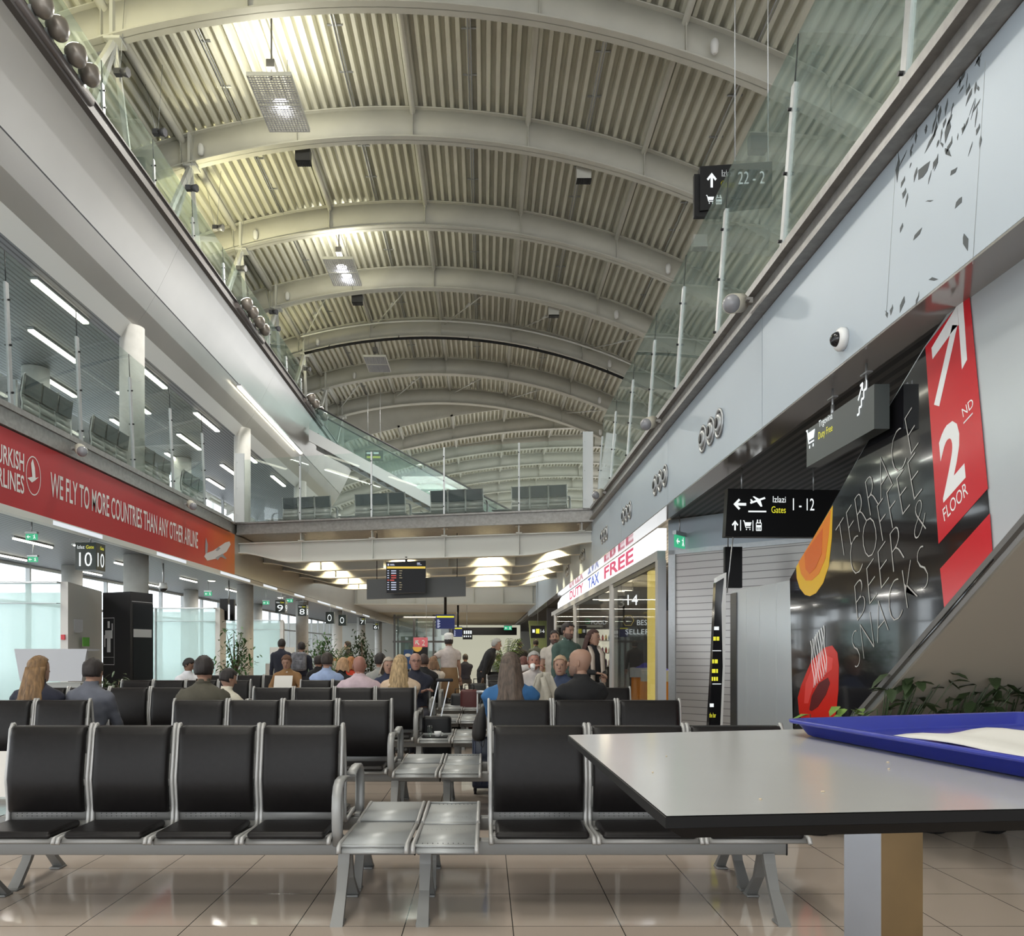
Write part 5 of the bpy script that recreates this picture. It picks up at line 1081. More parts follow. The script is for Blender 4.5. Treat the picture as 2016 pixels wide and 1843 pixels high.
person('woman with long fair hair in a dark top, seen from behind at far left', ux(74, rear_y(1)), rear_y(1), 0, 0, rz=away, shirt=(.015, .016, .03), hair=(.17, .095, .04), hstyle='long', s=1.0, look=(-.25, -.05), wide=1.0, face=False)
person('man with cropped dark hair in a grey sweater right of the fair-haired woman', ux(170, rear_y(1)), rear_y(1), 0, 0, rz=away-.2, shirt=(.10, .105, .13), hair=dk, s=.98, lean=.10, wide=1.05, face=False)
person('man with dark wavy hair in an olive jacket seen from behind', ux(407, 7.6), 7.5, 0, 0, rz=away, shirt=(.07, .063, .045), hair=dk, s=1.0, wide=1.04, face=False, collar=(.05, .045, .03))
person('small child with black hair in a cream top beside the olive jacket', ux(449, 8.35), 8.3, 0, 0, rz=away-.5, shirt=(.62, .58, .48), hair=dk, s=.84, wide=.92, look=(-.4, .3), face=False)
person('person with tied dark hair in a white T-shirt near the bright gate window', ux(370, 13.2), 13.2, 0, 0, rz=toward+.9, shirt=(.72, .72, .76), hair=dk, hstyle='short', s=.92, skin=(.22, .12, .08), sleeves=.4, look=(.5, .5))
pm, hpm = person('man in a brown jacket bent over a white sheet of paper', ux(566, 13.9), 13.9, 0, 0, rz=toward, shirt=(.24, .13, .055), hair=(.12, .06, .035), s=.98, look=(0, .35), lean=.05, collar=(.7, .7, .72), hands=((-.13, .34, .74), (.13, .34, .74)))
o = MB().box((-.15, -.003, -.10), (.15, .003, .12)).build('paper_sheet', mat('paper', (.72, .70, .66), .8)); o.location = (ux(558, 13.5), 13.48, .86); o.rotation_euler = (-.4, 0, 0); tag(o, 'white sheet held by the man in the brown jacket', 'paper')
person('man with dark hair in a light blue shirt seen from behind', ux(643, rear_y(3)), rear_y(3), 0, 0, rz=away-.12, shirt=(.30, .38, .58), hair=(.035, .025, .02), s=1.03, wide=1.06, face=False, collar=(.33, .42, .62))
person('dark-haired person in black left of the light blue shirt', ux(628, 15.6), 15.5, 0, 0, rz=away, shirt=(.012, .012, .014), hair=dk, s=.95, face=False, wide=.9)
person('fair-haired woman in black bowing her head right of the light blue shirt', ux(673, 13.1), 13.1, 0, 0, rz=away-.7, shirt=(.012, .012, .015), hair=(.40, .24, .13), hstyle='bob', s=.93, look=(.2, .35), wide=.9, face=False)
person('red-haired person in an orange-red top in the middle distance', ux(687, 15.0), 15.2, 0, 0, rz=away, shirt=(.60, .05, .02), hair=(.36, .15, .05), hstyle='bob', s=.93, wide=.9, face=False)
person('bald man with a sunburnt neck in a pink shirt seen from behind', ux(707, rear_y(2)), rear_y(2), 0, 0, rz=away, shirt=(.52, .40, .44), hair=(.12, .06, .05), hstyle='bald', s=.99, skin=(.30, .14, .105), wide=1.1, face=False, collar=(.62, .47, .52), look=(.1, .1))
person('dark-haired person in a grey shirt behind the grey-haired woman', ux(748, 12.9), 12.9, 0, 0, rz=away, shirt=(.30, .30, .28), hair=dk, s=1.02, face=False)
person('woman with short grey fair hair in a dark blue top facing the camera', ux(765, front_y(3)), front_y(3), 0, 0, rz=toward+.1, shirt=(.022, .028, .06), hair=(.38, .32, .26), hstyle='bob', s=.95, look=(.15, .1), wide=.95)
person('woman with shoulder-length blonde hair in a peach jumper seen from behind', ux(788, rear_y(2)), rear_y(2), 0, 0, rz=away+.05, shirt=(.60, .45, .32), hair=bl_hair, hstyle='long', s=1.0, wide=1.0, face=False, look=(-.2, 0))
person('bald man with glasses in a navy jacket with folded arms facing the camera', ux(818, front_y(3)), front_y(3), 0, 0, rz=toward+.1, shirt=(.018, .020, .035), hair=(.2, .15, .13), hstyle='bald', s=1.03, skin=(.35, .19, .145), wide=1.05, glasses=True, collar=(.4, .4, .42), hands=((.10, .26, .86), (-.10, .24, .82)), look=(.1, 0))
# right block
tb_, hb_ = person('woman with very long dark streaked hair in a bright blue top seen from behind', ux(1005, rear_y(1)), rear_y(1), 0, 0, rz=away, shirt=(.028, .11, .26), hair=(.085, .06, .045), hstyle='long', s=1.04, wide=1.02, face=False)
pw2, hw2 = person('grey-haired man in a white shirt drinking from a white cup', ux(1051, front_y(3)), front_y(3), 0, 0, rz=toward, shirt=(.62, .58, .56), hair=gy, s=1.05, wide=1.1, skin=(.42, .2, .15), sleeves=.9, hands=((-.16, .34, .62), (.02, .20, 1.165)), look=(0, .05))
c = MB(); c.loft([[(r_*math.cos(q*PI/8), r_*math.sin(q*PI/8), z_) for q in range(16)] for r_, z_ in ((.026, 0), (.034, .03), (.040, .08), (.036, .08), (.03, .02))], 0, True); o = c.build('cup', wht); o.location = (ux(1049, front_y(3)-.25), front_y(3)-.27, 1.13); o.rotation_euler = (-.9, 0, 0); tag(o, 'white cup at the lips of the grey-haired man', 'cup')
person('fair-haired person in a navy top talking beside the draped jacket', ux(1106, 9.8), 9.8, 0, 0, rz=toward-.7, shirt=(.03, .045, .09), hair=(.40, .28, .18), s=.99, look=(.5, 0), wide=.95)
person('bald man in a black shirt with dark glasses on his head looking left', ux(1142, rear_y(1)+.25), rear_y(1)+.15, 0, 0, rz=away+.35, shirt=(.008, .008, .009), hair=(.1, .06, .05), hstyle='bald', s=1.09, skin=(.31, .18, .125), wide=1.02, look=(.9, 0), face=True, beard=(.20, .12, .09))
person('bearded man in a cream shirt standing left of the tall man', ux(1092, 14.0), 14.0, 0, 0, 'stand', rz=toward-.2, shirt=(.50, .45, .40), hair=dk, s=.985, beard=(.10, .06, .045), sleeves=.4, legs=(.03, .035, .05), look=(.2, 0))
person('tall dark-haired man in a green jumper standing before the shop', ux(1116, 12.2), 12.2, 0, 0, 'stand', rz=toward+.5, shirt=(.06, .10, .085), hair=dk, s=1.03, beard=(.12, .075, .06), collar=(.7, .7, .72), legs=(.03, .04, .07), look=(.1, .15))
pws, hws = person('long-haired woman in black with a pale scarf standing by the shop window', ux(1166, 12.0), 12.0, 0, 0, 'stand', rz=toward+.5, shirt=(.012, .012, .013), hair=(.05, .022, .018), hstyle='long', s=.965, legs=(.16, .15, .13), wide=.92, look=(.6, .05), hands=((-.05, .22, 1.02), (.08, .24, 1.06)))
c = MB()
for sd in (-1, 1): c.loft([[(sd*a_-.035, y_, z_), (sd*a_+.035, y_, z_), (sd*a_+.035, y_+.015, z_), (sd*a_-.035, y_+.015, z_)] for a_, y_, z_ in ((.05, -.06, 1.44), (.075, .02, 1.46), (.085, .115, 1.34), (.09, .135, 1.1), (.095, .13, .82), (.10, .14, .66))], 0, True)
c.build('scarf', mat('scarf_cream', (.55, .47, .40), .9), pws)
# standing and distant people
person('person in a dark jumper standing with his back turned by the gate counter', ux(554, 17.2), 17.2, 0, 0, 'stand', rz=away, shirt=(.018, .02, .035), hair=dk, s=.93, face=False, legs=(.05, .055, .07))
pb, hb2 = person('person with a patterned backpack standing by the gate counter', ux(593, 16.6), 16.6, 0, 0, 'stand', rz=away, shirt=(.02, .02, .022), hair=dk, s=.89, face=False)
c = MB(); c.rbox((-.15, -.30, .98), (.15, -.12, 1.36), .06); c.rbox((-.11, -.34, 1.0), (.11, -.28, 1.2), .03); o = c.build('backpack', mat('backpack_grey', (.16, .16, .18), .8, noise=.6, nscale=14)); o.location = (ux(593, 16.6), 16.6, 0); tag(o, 'grey patterned backpack on the back of the person by the gate counter', 'backpack')
person('slim dark-haired person standing sideways beside a counter and palms', ux(686, 22.5), 22.5, 0, 0, 'stand', rz=away+1.4, shirt=(.012, .012, .014), hair=dk, s=.94, legs=(.16, .15, .04), skin=(.55, .4, .32))
pc, hc2 = person('waiter in a white cap and pale shirt with a brown apron standing in the aisle', ux(884, 16.2), 16.2, 0, 0, 'stand', rz=away+.3, shirt=(.52, .46, .44), hair=dk, s=.96, cap=(.75, .74, .72), legs=(.03, .03, .035), skirt=(.20, .12, .06), hands=((-.34, .18, 1.22), None), sleeves=.5)
person('man in a dark suit bending forward on the right of the aisle', ux(949, 16.6), 16.6, 0, 0, 'stand', rz=-PI/2-.2, shirt=(.014, .014, .018), hair=gy, s=.97, lean=.42, legs=(.014, .014, .018))
person('far person in black standing before the green stairs', ux(1023, 24), 24, 0, 0, 'stand', rz=away, shirt=(.012, .012, .015), hair=dk, s=.96, face=False)
person('far man in a grey shirt walking by the green stairs', ux(1055, 26), 26, 0, 0, 'stand', rz=away, shirt=(.07, .085, .08), hair=dk, s=1.0, face=False, sleeves=.4)
person('seated person with reddish hair behind the grey-haired man', ux(1032, 13.3), 13.3, 0, 0, rz=away+.4, shirt=(.10, .012, .015), hair=(.12, .04, .03), hstyle='bob', s=.95, face=False)
person('seated person in cream with brown hair left of the waiter', ux(853, 15.4), 15.4, 0, 0, rz=away+.2, shirt=(.62, .55, .48), hair=(.20, .11, .06), hstyle='bob', s=.93, face=False)
person('seated person in black with dark hair behind the navy jacket', ux(834, 14), 14, 0, 0, rz=away, shirt=(.012, .012, .012), hair=(.05, .03, .025), s=.99, face=False)
person('tiny seated figure far away right of the bending man', ux(981, 24), 24, 0, 0, rz=away, shirt=(.12, .16, .16), hair=dk, s=.98, face=False, vox=.03)
person('tiny seated figure far away left of the bending man', ux(916, 24), 24, 0, 0, rz=away, shirt=(.02, .02, .025), hair=dk, s=.95, face=False, vox=.03)
# ---------------------------------------------------------------- clothes, bags
jm = mat('jacket_linen', (.40, .37, .31), .9, noise=.12, nscale=10, bump=.3)
Y_ = 9.34; X_ = ux(1071, Y_); c = MB()
def jk(a, b_):
    w_ = .10+.055*min(1, b_*3)+.02*b_; x_ = (a-.5)*2; z_ = 1.14-.62*b_-(.05*x_*x_ if b_ < .3 else .02*x_*x_); return (X_+x_*w_, Y_-.03+.035*math.cos(x_*PI*.8+1)*(.4+b_)+.012*math.sin(17*a+4*b_), z_)
c.grid(jk, 20, 16); c.tube([(X_-.02, Y_-.06, 1.08), (X_+.03, Y_-.09, .9), (X_+.05, Y_-.10, .68), (X_+.045, Y_-.095, .55)], [.03, .045, .04, .035], 10); o = c.build('draped_jacket', jm); sm = o.modifiers.new('thickness', 'SOLIDIFY'); sm.thickness = .02
tag(o, 'pale linen jacket draped over a seat back between the long-haired woman and the bald man', 'jacket')
# suitcase and bag by the blue woman
t = thing('suitcase', 'dark blue hard suitcase standing beside the right bench of the second row', 'suitcase', (ux(954, 7.9), 7.9, 0)); b = MB(); b.rbox((-.12, -.12, .06), (.12, .17, .56), .03); b.build('shell', mat('suitcase_blue', (.012, .018, .04), .35), t)
b = MB()
for k in range(4): b.rbox((-.10+.06*k, -.128, .10), (-.085+.06*k, -.115, .52), .004)
b.build('rib', mat('suitcase_rib', (.02, .03, .07), .3), t)
for sx in (-.09, .09): b = MB(); b.cyl((sx-.012, -.06, .03), (sx+.012, -.06, .03), .03, 14); b.box((sx-.016, -.07, .03), (sx+.016, -.05, .07)); b.build('wheel', black, t)
b = MB()
for sx in (-.07, .07): b.cyl((sx, .06, .55), (sx, .06, .98), .008, 8)
b.cyl((-.08, .06, .98), (.08, .06, .98), .014, 8); b.build('handle', alu, t)
b = MB(); b.loft([[(x0*w_+dx, y0*d_, z_) for x0, y0 in ((-1, -1), (0, -1.3), (1, -1), (1, 1), (0, 1.2), (-1, 1))] for w_, d_, z_, dx in ((.08, .06, .54, -.03), (.15, .11, .58, -.04), (.15, .11, .74, -.02), (.10, .08, .90, .02), (.045, .04, 1.0, .05))], 0, True); b.tube([(-.05, -.05, .62), (.0, -.14, .50), (.06, -.12, .45), (.08, -.06, .6)], .008, 6); b.tube([(.0, -.04, .97), (-.02, -.06, 1.06), (.05, -.02, 1.08), (.08, 0, .97)], .012, 6)
o = b.build('shoulder_bag', mat('bag_black', (.02, .017, .015), .6, noise=.2, nscale=9)); o.location = (ux(946, 7.75), 7.75, .12); o.scale = (.48, .6, .74); o.modifiers.new('s', 'SUBSURF').levels = 1; tag(o, 'slumped black shoulder bag on top of the dark blue suitcase', 'bag')
# trolley bag, tray and cup on the third row table
t = thing('suitcase', 'black cabin bag with raised chrome handle behind the third row tables', 'suitcase', (ux(862, 9.9), 9.75, 0)); b = MB(); b.rbox((-.17, -.1, .06), (.17, .12, .60), .04); b.build('shell', black, t)
b = MB()
for sx in (-.055, .075): b.bar((sx-.03, 0, .58), (sx+.07, .05, 1.03), .014, .014)
b.build('handle', alu, t); b = MB(); b.rbox((-.02, .03, 1.01), (.19, .07, 1.05), .012); b.build('grip', black, t)
x_, y_, z_ = -.56, YC[2]-.36, .403
b = MB(); b.loft([[(x0*w_, y0*w_*.7, z__) for x0, y0 in ((-1, -1), (1, -1), (1, 1), (-1, 1))] for w_, z__ in ((.13, 0), (.145, .018), (.14, .018), (.125, .006))], 0, False); o = b.build('serving_tray', black); o.location = (x_, y_, z_+.004); tag(o, 'small black tray on the left table of the third row', 'tray')
b = MB(); b.loft([[(r_*math.cos(q*PI/8), r_*math.sin(q*PI/8), q2) for q in range(16)] for r_, q2 in ((.025, 0), (.036, .03), (.042, .065), (.038, .065), (.03, .01))], 0, True); b.tube([(.04, 0, .05), (.062, 0, .045), (.058, 0, .02), (.036, 0, .018)], .005, 6); o = b.build('cup', wht); o.location = (x_+.03, y_-.02, z_+.012); tag(o, 'white coffee cup on the small black tray', 'cup')
b = MB(); b.cyl((0, 0, 0), (0, 0, .13), .026, 16); o = b.build('glass', glc); o.location = (x_-.06, y_, z_+.012); tag(o, 'clear drinking glass beside the white coffee cup', 'glass')
for i, (u, Y, c_, l) in enumerate(((905, 14.6, (.015, .015, .017), 'black'), (924, 14.4, (.10, .02, .02), 'dark red'), (941, 15.2, (.02, .02, .02), 'charcoal'))):
    t = thing('suitcase', l+' suitcase standing at the end of the aisle tables', 'suitcase', (ux(u, Y), Y, 0)); b = MB(); b.rbox((-.16, -.1, .0), (.16, .12, .62+.08*i), .05); b.build('shell', mat('case_'+l, c_, .5), t); b = MB(); b.tube([(-.08, 0, .6+.08*i), (-.08, 0, .70+.08*i), (.08, 0, .70+.08*i), (.08, 0, .6+.08*i)], .012, 6); b.build('handle', black, t)
# added white sheet imitating the bright reflection on a table at left
b = MB(); b.box((0, 0, 0), (.24, .01, .30)); o = b.build('reflection_sheet', mat('paper', (.72, .7, .66), .8)); o.location = (-2.93-.27, 5.35, .42); tag(o, 'white sheet standing in for a bright table reflection at the left picture edge', 'bag')
# ================================================================== PLANTS
leafm = mat('leaf_green', (.05, .12, .03), .5, noise=.4, nscale=3); leaf2 = mat('leaf_light', (.14, .24, .05), .45, noise=.35, nscale=4); leafd = mat('leaf_dark', (.035, .06, .022), .45, noise=.4, nscale=5); barkm = mat('bark', (.12, .08, .05), .8)
potm = mat('planter', (.10, .10, .10), .5)
def leaf(b, p, d, L, w_, droop=.3):
    d = d.normalized(); sd = d.cross(V(0, 0, 1)); sd = (sd if sd.length > .1 else V(1, 0, 0)).normalized(); dn = V(0, 0, -droop*L)
    q = [p, p+d*L*.35+sd*w_, p+d*L*.75+sd*w_*.7+dn*.5, p+d*L+dn, p+d*L*.75-sd*w_*.7+dn*.5, p+d*L*.35-sd*w_]
    n0 = b.pts(q); c_ = b.pts([p+d*L*.5+dn*.2-V(0, 0, w_*.25)])
    for i in range(6): b.face((n0+i, n0+(i+1) % 6, c_), 0, True)
def ficus(x, y, h, r, n, label, seed, lm=leafm, hole_=.0):
    random.seed(seed); t = thing('ficus', label, 'plant', (x, y, 0)); b = MB(); b.loft([[(r_*math.cos(q*PI/8), r_*math.sin(q*PI/8), z_) for q in range(16)] for r_, z_ in ((.16, 0), (.21, .42), (.19, .42), (.18, .36))], 0, True); b.build('pot', potm, t)
    b = MB(); tips = []
    for k in range(11):
        a = random.uniform(0, 2*PI); z0 = random.uniform(.5, h*.55); p0 = V(.02*math.cos(a), .02*math.sin(a), z0); e_ = V(r*random.uniform(.3, 1)*math.cos(a), r*random.uniform(.3, 1)*math.sin(a), min(h, z0+random.uniform(.3, h*.5))); b.tube([p0, p0.lerp(e_, .5)+V(0, 0, .06), e_], [.012, .008, .004], 5); tips.append((p0, e_))
    b.tube([(0, 0, .3), (.02, 0, h*.5), (-.01, .01, h*.9)], [.025, .018, .006], 7); b.build('trunk', barkm, t); b = MB()
    for k in range(n):
        p0, e_ = random.choice(tips); p = p0.lerp(e_, random.uniform(.3, 1.05))+V(random.gauss(0, .09), random.gauss(0, .09), random.gauss(0, .09)); p.z = max(.45, p.z); leaf(b, p, V(random.uniform(-1, 1), random.uniform(-1, 1), random.uniform(-.8, .3)), random.uniform(.07, .12), .022)
    b.build('foliage', lm, t)
def palm(x, y, h, n, label, seed, L=.9, lm=leaf2, z0=0):
    random.seed(seed); t = thing('potted_palm', label, 'plant', (x, y, z0)); b = MB(); b.loft([[(r_*math.cos(q*PI/8), r_*math.sin(q*PI/8), z_) for q in range(16)] for r_, z_ in ((.18, 0), (.24, .45), (.21, .45), (.2, .4))], 0, True); b.build('pot', potm, t)
    b = MB(); st_ = MB()
    for k in range(n):
        a = 2*PI*k/n+random.uniform(-.3, .3); up = random.uniform(.55, 1); d = V(math.cos(a), math.sin(a), 0); base = V(0, 0, .4); path = []
        for j in range(8): f = j/7; path.append(base+d*L*(.12*f+.55*f*f)*(1.25-up*.7)+V(0, 0, (h-.4)*up*(f*1.25-.35*f*f*f)*.95))
        st_.tube(path, [.012-.001*j for j in range(8)], 5); sd = d.cross(V(0, 0, 1))
        for j in range(2, 8):
            for s_ in (-1, 1):
                for q in (0, .5): p = path[j] if q == 0 or j == 7 else path[j].lerp(path[j+1], .5); leaf(b, p, sd*s_+d*.7+V(0, 0, .35), .20*(1-.05*j), .013, .5)
    b.build('foliage', lm, t); st_.build('stem', leafd, t)
ficus(ux(461, 15.3), 15.3, 1.9, .36, 420, 'tall loose ficus in a pot left of the second column', 1)
ficus(ux(630, 18.9), 18.9, 1.75, .45, 520, 'bushy ficus to the left of the spiky palm', 2)
palm(ux(658, 20.3), 20.3, 1.75, 16, 'spiky green palm behind the light blue shirt', 3, 1.0, leafm)
ficus(ux(713, 18.5), 18.5, 1.75, .42, 800, 'dense dark ficus right of the spiky palm', 4, leafd)
palm(ux(997, 19.0), 19.0, 1.9, 20, 'tall potted palm at the right end of the aisle', 5, .8)
ficus(ux(228, 12.4), 12.4, .95, .34, 300, 'low dark bush in front of the black booth', 6, leafd)
# plants under the escalator
random.seed(9)
for i, (x, y, z0, n, L, lm, l) in enumerate(((2.50, 6.15, .3, 18, .16, leaf2, 'pale green leafy plant at the foot of the escalator slope'), (2.98, 6.2, .25, 60, .17, leafd, 'dark leafy plant under the escalator, nearer the pale one'), (3.42, 6.2, .25, 70, .18, leafd, 'dark leafy plant under the escalator behind the tray'), (3.86, 6.2, .25, 70, .20, leafd, 'dark leafy plant under the escalator at the right picture edge'))):
    t = thing('planter_plant', l, 'plant', (x, y, 0)); b = MB(); b.loft([[(r_*math.cos(q*PI/8), r_*math.sin(q*PI/8), z_) for q in range(16)] for r_, z_ in ((.07, 0), (.10, .02), (.12, z0*.5), (.14, z0-.02), (.15, z0+.04), (.13, z0+.04), (.12, z0))], 0, True); b.build('pot', black, t)
    b = MB(); st_ = MB()
    for k in range(n):
        a = random.uniform(0, 2*PI); r_ = random.uniform(.03, .26); top_ = V(r_*math.cos(a)-.02-.10*(i > 0), r_*math.sin(a)*.6-.55-.25*(i > 0), z0+random.uniform(.45, 1.0 if i else .78)); st_.tube([(0, 0, z0), top_.lerp(V(0, 0, z0), .5)+V(0, 0, .05), top_], [.006, .005, .003], 4)
        leaf(b, top_, V(math.cos(a+random.uniform(-1, 1)), math.sin(a), random.uniform(-.3, .5)), random.uniform(.6, 1)*L, L*.20, .4)
    b.build('foliage', lm, t); st_.build('stem', leafd, t)
# ================================================================== UPPER LEFT: FLOOD LAMPS, SUSPENDED SPOTS, LOUVRED PANELS
glob = mat('brown_globe', (.20, .175, .15), .35, .3); brk = mat('flood_bracket', (.30, .31, .31), .4, .4)
def flood(x, y, z, label, r=.15):
    t = thing('floodlight', label, 'floodlight', (x, y, z), 0, 'round floodlights on the upper gallery edge')
    b = MB(); R = Matrix.Rotation(-.35, 4, 'Y'); b.T = R; b.loft([[(rr_*math.cos(q*PI/10), rr_*math.sin(q*PI/10), zz) for q in range(20)] for rr_, zz in ((.03, -.17), (.09, -.14), (.135, -.07), (.15, .01), (.15, .06), (.13, .08))], 0, True); b.build('housing', glob, t)
    b = MB(); b.T = R; b.cyl((0, 0, .075), (0, 0, .09), .125, 20); b.build('lens', emis('flood_lens', (1, 1, .95), 5), t)
    b = MB(); b.box((-.20, -.09, -.22), (-.10, .09, -.06)); b.bar((-.16, 0, -.12), (-.05, 0, -.05), .04, .04); b.build('bracket', brk, t)
for c_, ys in enumerate(((10.75, 11.15, 11.65, 12.05), (20.0, 20.5, 21.1, 21.6), (27.4, 28.1, 28.9, 29.6))):
    for i, y in enumerate(ys): flood(-5.86, y, 9.93, 'round brown floodlight on the upper left gallery edge, %s of the %s cluster' % (ORD[i], ORD[c_]))
    t = thing('floodlight_rail', 'dark mounting rail of the %s floodlight cluster on the upper gallery' % ORD[c_], 'mounting rail', (-6.0, ys[0]-.4, 9.72)); b = MB(); b.tube([(0, 0, 0), (0, ys[-1]-ys[0]+.7, 0)], .07, 12); b.build('rail', mat('rail_brown', (.12, .105, .10), .4, .3), t)
for i, (y, z) in enumerate(((14.7, 11.85), (16.4, 11.85), (18.2, 11.75), (20.0, 11.8), (21.9, 11.7), (25.2, 11.9), (25.5, 11.5), (30, 11.8))):
    t = thing('spotlight', 'small dark spotlight hung on wires beside the upper left gallery, %s from the camera' % ORD[i], 'spotlight', (-6.6, y, z), 0, 'suspended spotlights'); b = MB(); b.box((-.10, -.05, -.05), (.02, .06, .05)); b.cyl((.02, 0, 0), (.16, -.03, -.02), .06, 6, 0, .085); b.build('housing', mat('spot_dark', (.07, .07, .08), .4), t)
    b = MB(); b.cyl((-.05, 0, .05), (-.35, .2, fl1(-6.9)+.6-z), .005, 5); b.cyl((0, 0, .05), (.15, -.15, fl1(-6.5)+.6-z), .005, 5); b.build('wire', alu, t)
for i, (x, y, n_) in enumerate(((-6.45, RY[2]-.12, 0), (-6.3, RY[3]-.12, 0), (-6.35, RY[4]-.12, 0), (-6.2, RY[5]-.12, 0), (-5.5, RY[6]-.12, 0), (5.0, RY[3]-.2, 1), (4.2, RY[4]-.2, 1), (4.6, RY[5]-.2, 1), (4.8, RY[6]-.2, 1), (5.4, RY[7]-.2, 1), (4.1, RY[1]-.2, 1))):
    t = thing('sensor', 'small white cylindrical sensor on a roof rib, %s side, %s from the camera' % (('left', 'right')[n_], ORD[i-5 if n_ and i < 10 else (0 if i == 10 else i)] if i != 10 else 'nearest'), 'sensor', (x, y, fl1(x)+.22), 0, 'sensors on the roof ribs'); b = MB(); b.loft([[(r_*math.cos(q*PI/8), r_*math.sin(q*PI/8), z_) for q in range(16)] for r_, z_ in ((.03, -.12), (.065, -.08), (.075, .05), (.06, .12), (.03, .15))], 0, True); b.build('housing', mat('white_plastic', (.75, .75, .74), .35), t); MB().box((-.02, .04, -.02), (.02, .10, .04)).build('bracket', alu, t)
for i, (x, y) in enumerate(PANELS):
    t = thing('louvre_lamp', 'square-gridded louvre lamp hung below the roof, %s from the camera' % ORD[i], 'ceiling light', (x, y, 12.28)); b = MB(); W_, L_ = .82, 1.65
    for k in range(15): xx = -W_/2+W_*k/14; b.box((xx-.004, 0, 0), (xx+.004, L_, .02))
    for k in range(27): yy = L_*k/26; b.box((-W_/2, yy-.004, 0), (W_/2, yy+.004, .02))
    b.build('louvre', mat('louvre_metal', (.45, .45, .50), .35, .3), t)
    b = MB()
    for a_ in ((-W_/2-.015, -.015, W_/2+.015, .0), (-W_/2-.015, L_, W_/2+.015, L_+.015), (-W_/2-.015, 0, -W_/2, L_), (W_/2, 0, W_/2+.015, L_), (-W_/2, L_/2-.012, W_/2, L_/2+.012)): b.box((a_[0], a_[1], -.005), (a_[2], a_[3], .07))
    b.build('frame', white, t)
    if i < 2:
        for q in ((.0, L_*.40), (.05, L_*.72)) if i else ((.02, L_*.55),): b = MB(); b.ell((q[0], q[1], .09), (.16, .16, .03), 14, 8); b.build('bulb', emis('metal_halide', (1, 1, 1), 14), t)
    b = MB(); b.bar((0, .2, .07), (0, .2, fl1(x)+.7-12.28), .03, .03); b.bar((0, L_-.2, .07), (0, L_-.2, fl1(x)+.7-12.28), .01, .01); b.box((-.08, .1, .25), (.08, .35, .40)); b.build('hanger', dalu, t)
for i, (x, y) in enumerate(((-4.25, 18.9), (2.3, 18.9), (-4.2, 26.6), (2.25, 26.6), (5.4, 16), (5.3, 20))):
    t = thing('grille_box', 'small black grille box under the roof ribs, %s of six' % ORD[i], 'loudspeaker', (x, y, fl1(x)-.12), 0, 'grille boxes under the roof'); b = MB(); b.box((-.17, 0, 0), (.17, .22, .3)); b.build('case', white if i % 2 else dark, t); b = MB(); b.box((-.16, .0, -.02), (.18, .22, .0))
    for k in range(8): b.box((-.15+.042*k, -.004, -.03), (-.13+.042*k, .22, -.02))
    b.build('grille', black, t)
# ================================================================== FAR ESCALATOR AND LIFT
t = thing('escalator', 'distant glass-sided escalator descending from the upper left gallery to the bridge', 'escalator', (-6.4, 28.6, 9.3)); O_ = Vector(t.location)
def sl(x, z): return Vector((x, 0, z-.59*(x+6.4)-0))
for k, dy in enumerate((0, 1.25)):
    b = MB(); b.prism([Vector((x, dy, z))-Vector((-6.4, 0, 9.3)) for x, z in ((-6.2, 8.78), (1.5, 4.62), (2.1, 4.62), (2.1, 4.9), (1.6, 4.95), (-6.2, 9.2))], (0, .12, 0)); b.build('stringer', mat('pale_panel', (.55, .57, .58), .35, .2), t)
    b = MB(); b.prism([Vector((x, dy+.05, z))-Vector((-6.4, 0, 9.3)) for x, z in ((-6.2, 9.2), (1.6, 4.95), (1.9, 5.8), (-6.2, 10.15))], (0, .015, 0)); b.build('glass_side', glr, t)
    b = MB(); b.tube([Vector((x, dy+.06, z))-Vector((-6.4, 0, 9.3)) for x, z in ((-6.2, 10.15), (1.9, 5.8), (2.2, 5.6), (2.2, 5.2))], .03, 8); b.build('handrail', dark, t)
b = MB()
for k in range(24): x = -6.2+.325*k; b.box(Vector((x, .13, 8.9-.187*k))-Vector((-6.4, 0, 9.3)), Vector((x+.325, 1.24, 9.08-.187*k))-Vector((-6.4, 0, 9.3)))
b.build('step', dalu, t)
t = thing('lift_shaft', 'far glazed lift shaft with green glass behind the departures screen', 'lift', (ux(828, 50), 50, 0)); b = MB()
for x in (-1.6, -.4, .8, 1.8):
    for y in (0, 2): b.box((x-.06, y-.06, 0), (x+.06, y+.06, 4.6))
for z in (1.9, 3.4): b.box((-1.7, -.08, z), (1.9, .08, z+.12))
b.build('frame', dalu, t); b = MB(); b.box((-1.6, 0, 0), (1.8, .02, 4.5)); b.build('glass_pane', glr, t); MB().box((-1.3, .8, .1), (.2, 1.8, 2.3)).build('cabin', mat('lift_cabin', (.10, .12, .10), .4), t)
t = thing('hanging_sign', 'distant red and black sign with an arrow and the number 2 above seated passengers', 'sign', (ux(814, 22), 22, 1.38-.25)); w_ = 28*22/F
MB().box((0, 0, 0), (w_, .05, .40)).build('panel', black, t); MB().box((0, -.01, .36), (w_, .06, .62)).build('red_panel', redb, t); b = MB(); b.prism([(w_*.28+.13*math.cos(a), -.006, .36+.13*math.sin(a)) for a in [PI+PI*q/12 for q in range(13)]], (0, -.004, 0)); b.build('yellow_disc', yel, t)
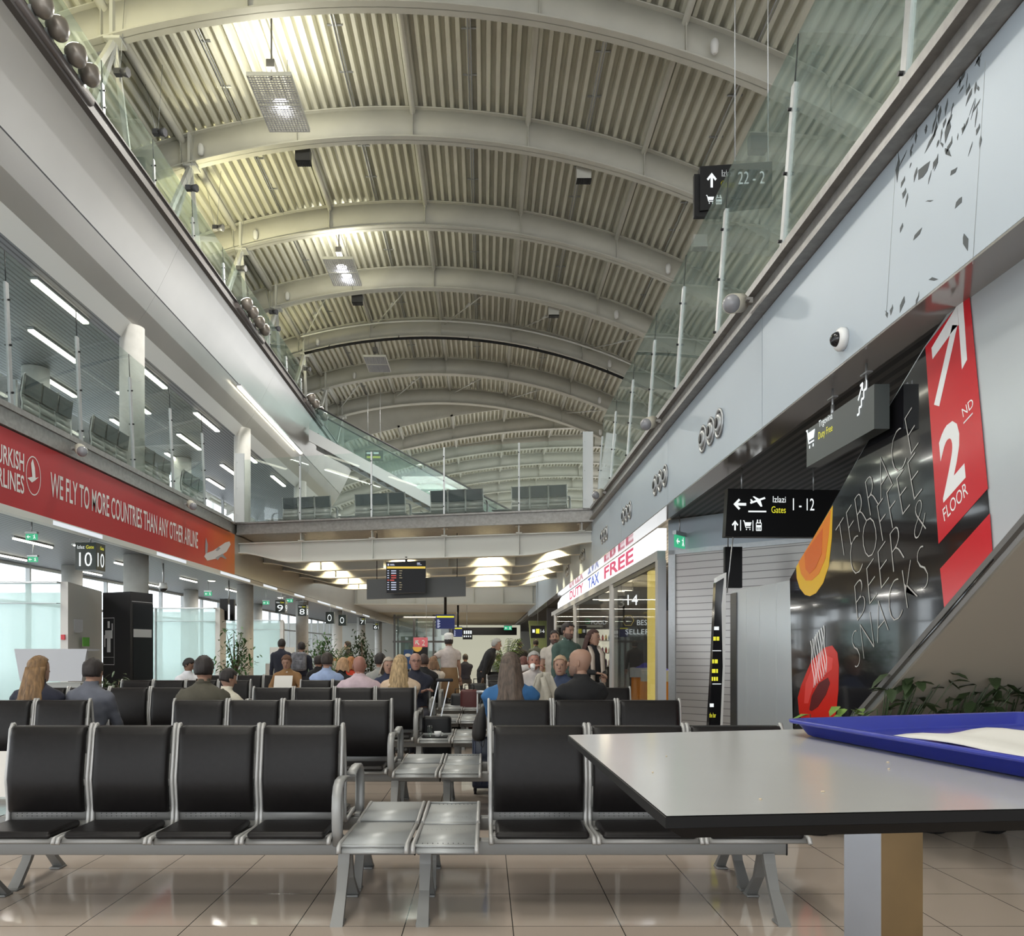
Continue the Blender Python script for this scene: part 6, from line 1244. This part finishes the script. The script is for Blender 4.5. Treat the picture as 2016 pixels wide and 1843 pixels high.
b = MB(); icon_arrow(b, (w_*.26, -.012, .48), (.15, 0, 0), (0, 0, .17), PI/4); b.text('2', (w_*.60, -.012, .40), (.08, 0, 0), (0, 0, .15)); b.build('lettering', wht, t); b = MB(); b.cyl((w_*.9, .02, .62), (w_*.9, .02, 2.4), .006, 6); b.build('hanging_rod', alu, t); MB().box((0, .02, -1.1), (w_, .04, 0)).build('stand', black, t)
t = thing('information_stand', 'distant blue stand with a white oval left of the red sign', 'stand', (ux(795, 24), 24, 0)); MB().box((0, 0, 0), (.25, .3, 1.42)).build('body', mat('stand_blue', (.01, .06, .22), .4), t); b = MB(); b.prism([(.12+.09*math.cos(a*PI/8), -.006, 1.26+.05*math.sin(a*PI/8)) for a in range(16)], (0, .003, 0)); b.build('oval', wht, t)
t = thing('staircase', 'far green staircase on the right side', 'stairs', (ux(1052, 36), 36, 0)); b = MB()
for k in range(17): b.box((0, .28*k, .17*k), (.9, .28*k+.3, .17*k+.17))
b.build('steps', mat('stair_green', (.30, .34, .14), .6), t); b = MB(); b.bar((.95, 0, .9), (.95, 4.7, 3.7), .04, .05); b.build('handrail', dark, t)  # steps have a plain green base colour
t = thing('gate_counter', 'low pale counter beside the palms in the middle distance', 'counter', (ux(667, 21.5), 21.5, 0)); MB().box((-.5, 0, 0), (.35, .5, 1.12)).build('body', wpanel, t); MB().box((-.55, -.05, 1.12), (.4, .5, 1.2)).build('top', mat('counter_orange', (.55, .32, .14), .5), t)
# hanging bits on the far bridge gallery
t = thing('hanging_sign', 'dark yellow-lettered sign seen through the bridge glass', 'sign', (ux(719, 33), 33, px(0, 907, Y=33).z)); MB().box((0, 0, 0), (.72, .1, .42)).build('panel', black, t); b = MB(); b.box((.06, -.01, .27), (.3, 0, .34)); b.box((.34, -.01, .27), (.55, 0, .34)); b.build('lettering', wlit, t); b = MB(); b.box((.06, -.01, .10), (.26, 0, .18)); b.box((.30, -.01, .10), (.62, 0, .18)); b.build('lettering', ylit, t); b = MB(); b.cyl((.1, .05, .42), (.1, .05, 3), .01, 6); b.cyl((.6, .05, .42), (.6, .05, 3), .01, 6); b.build('hanging_rod', alu, t)
palm(ux(853, 29.6), 29.6, 2.2, 18, 'dark palm behind the glass of the bridge', 7, 1.2, leafd, ZF)
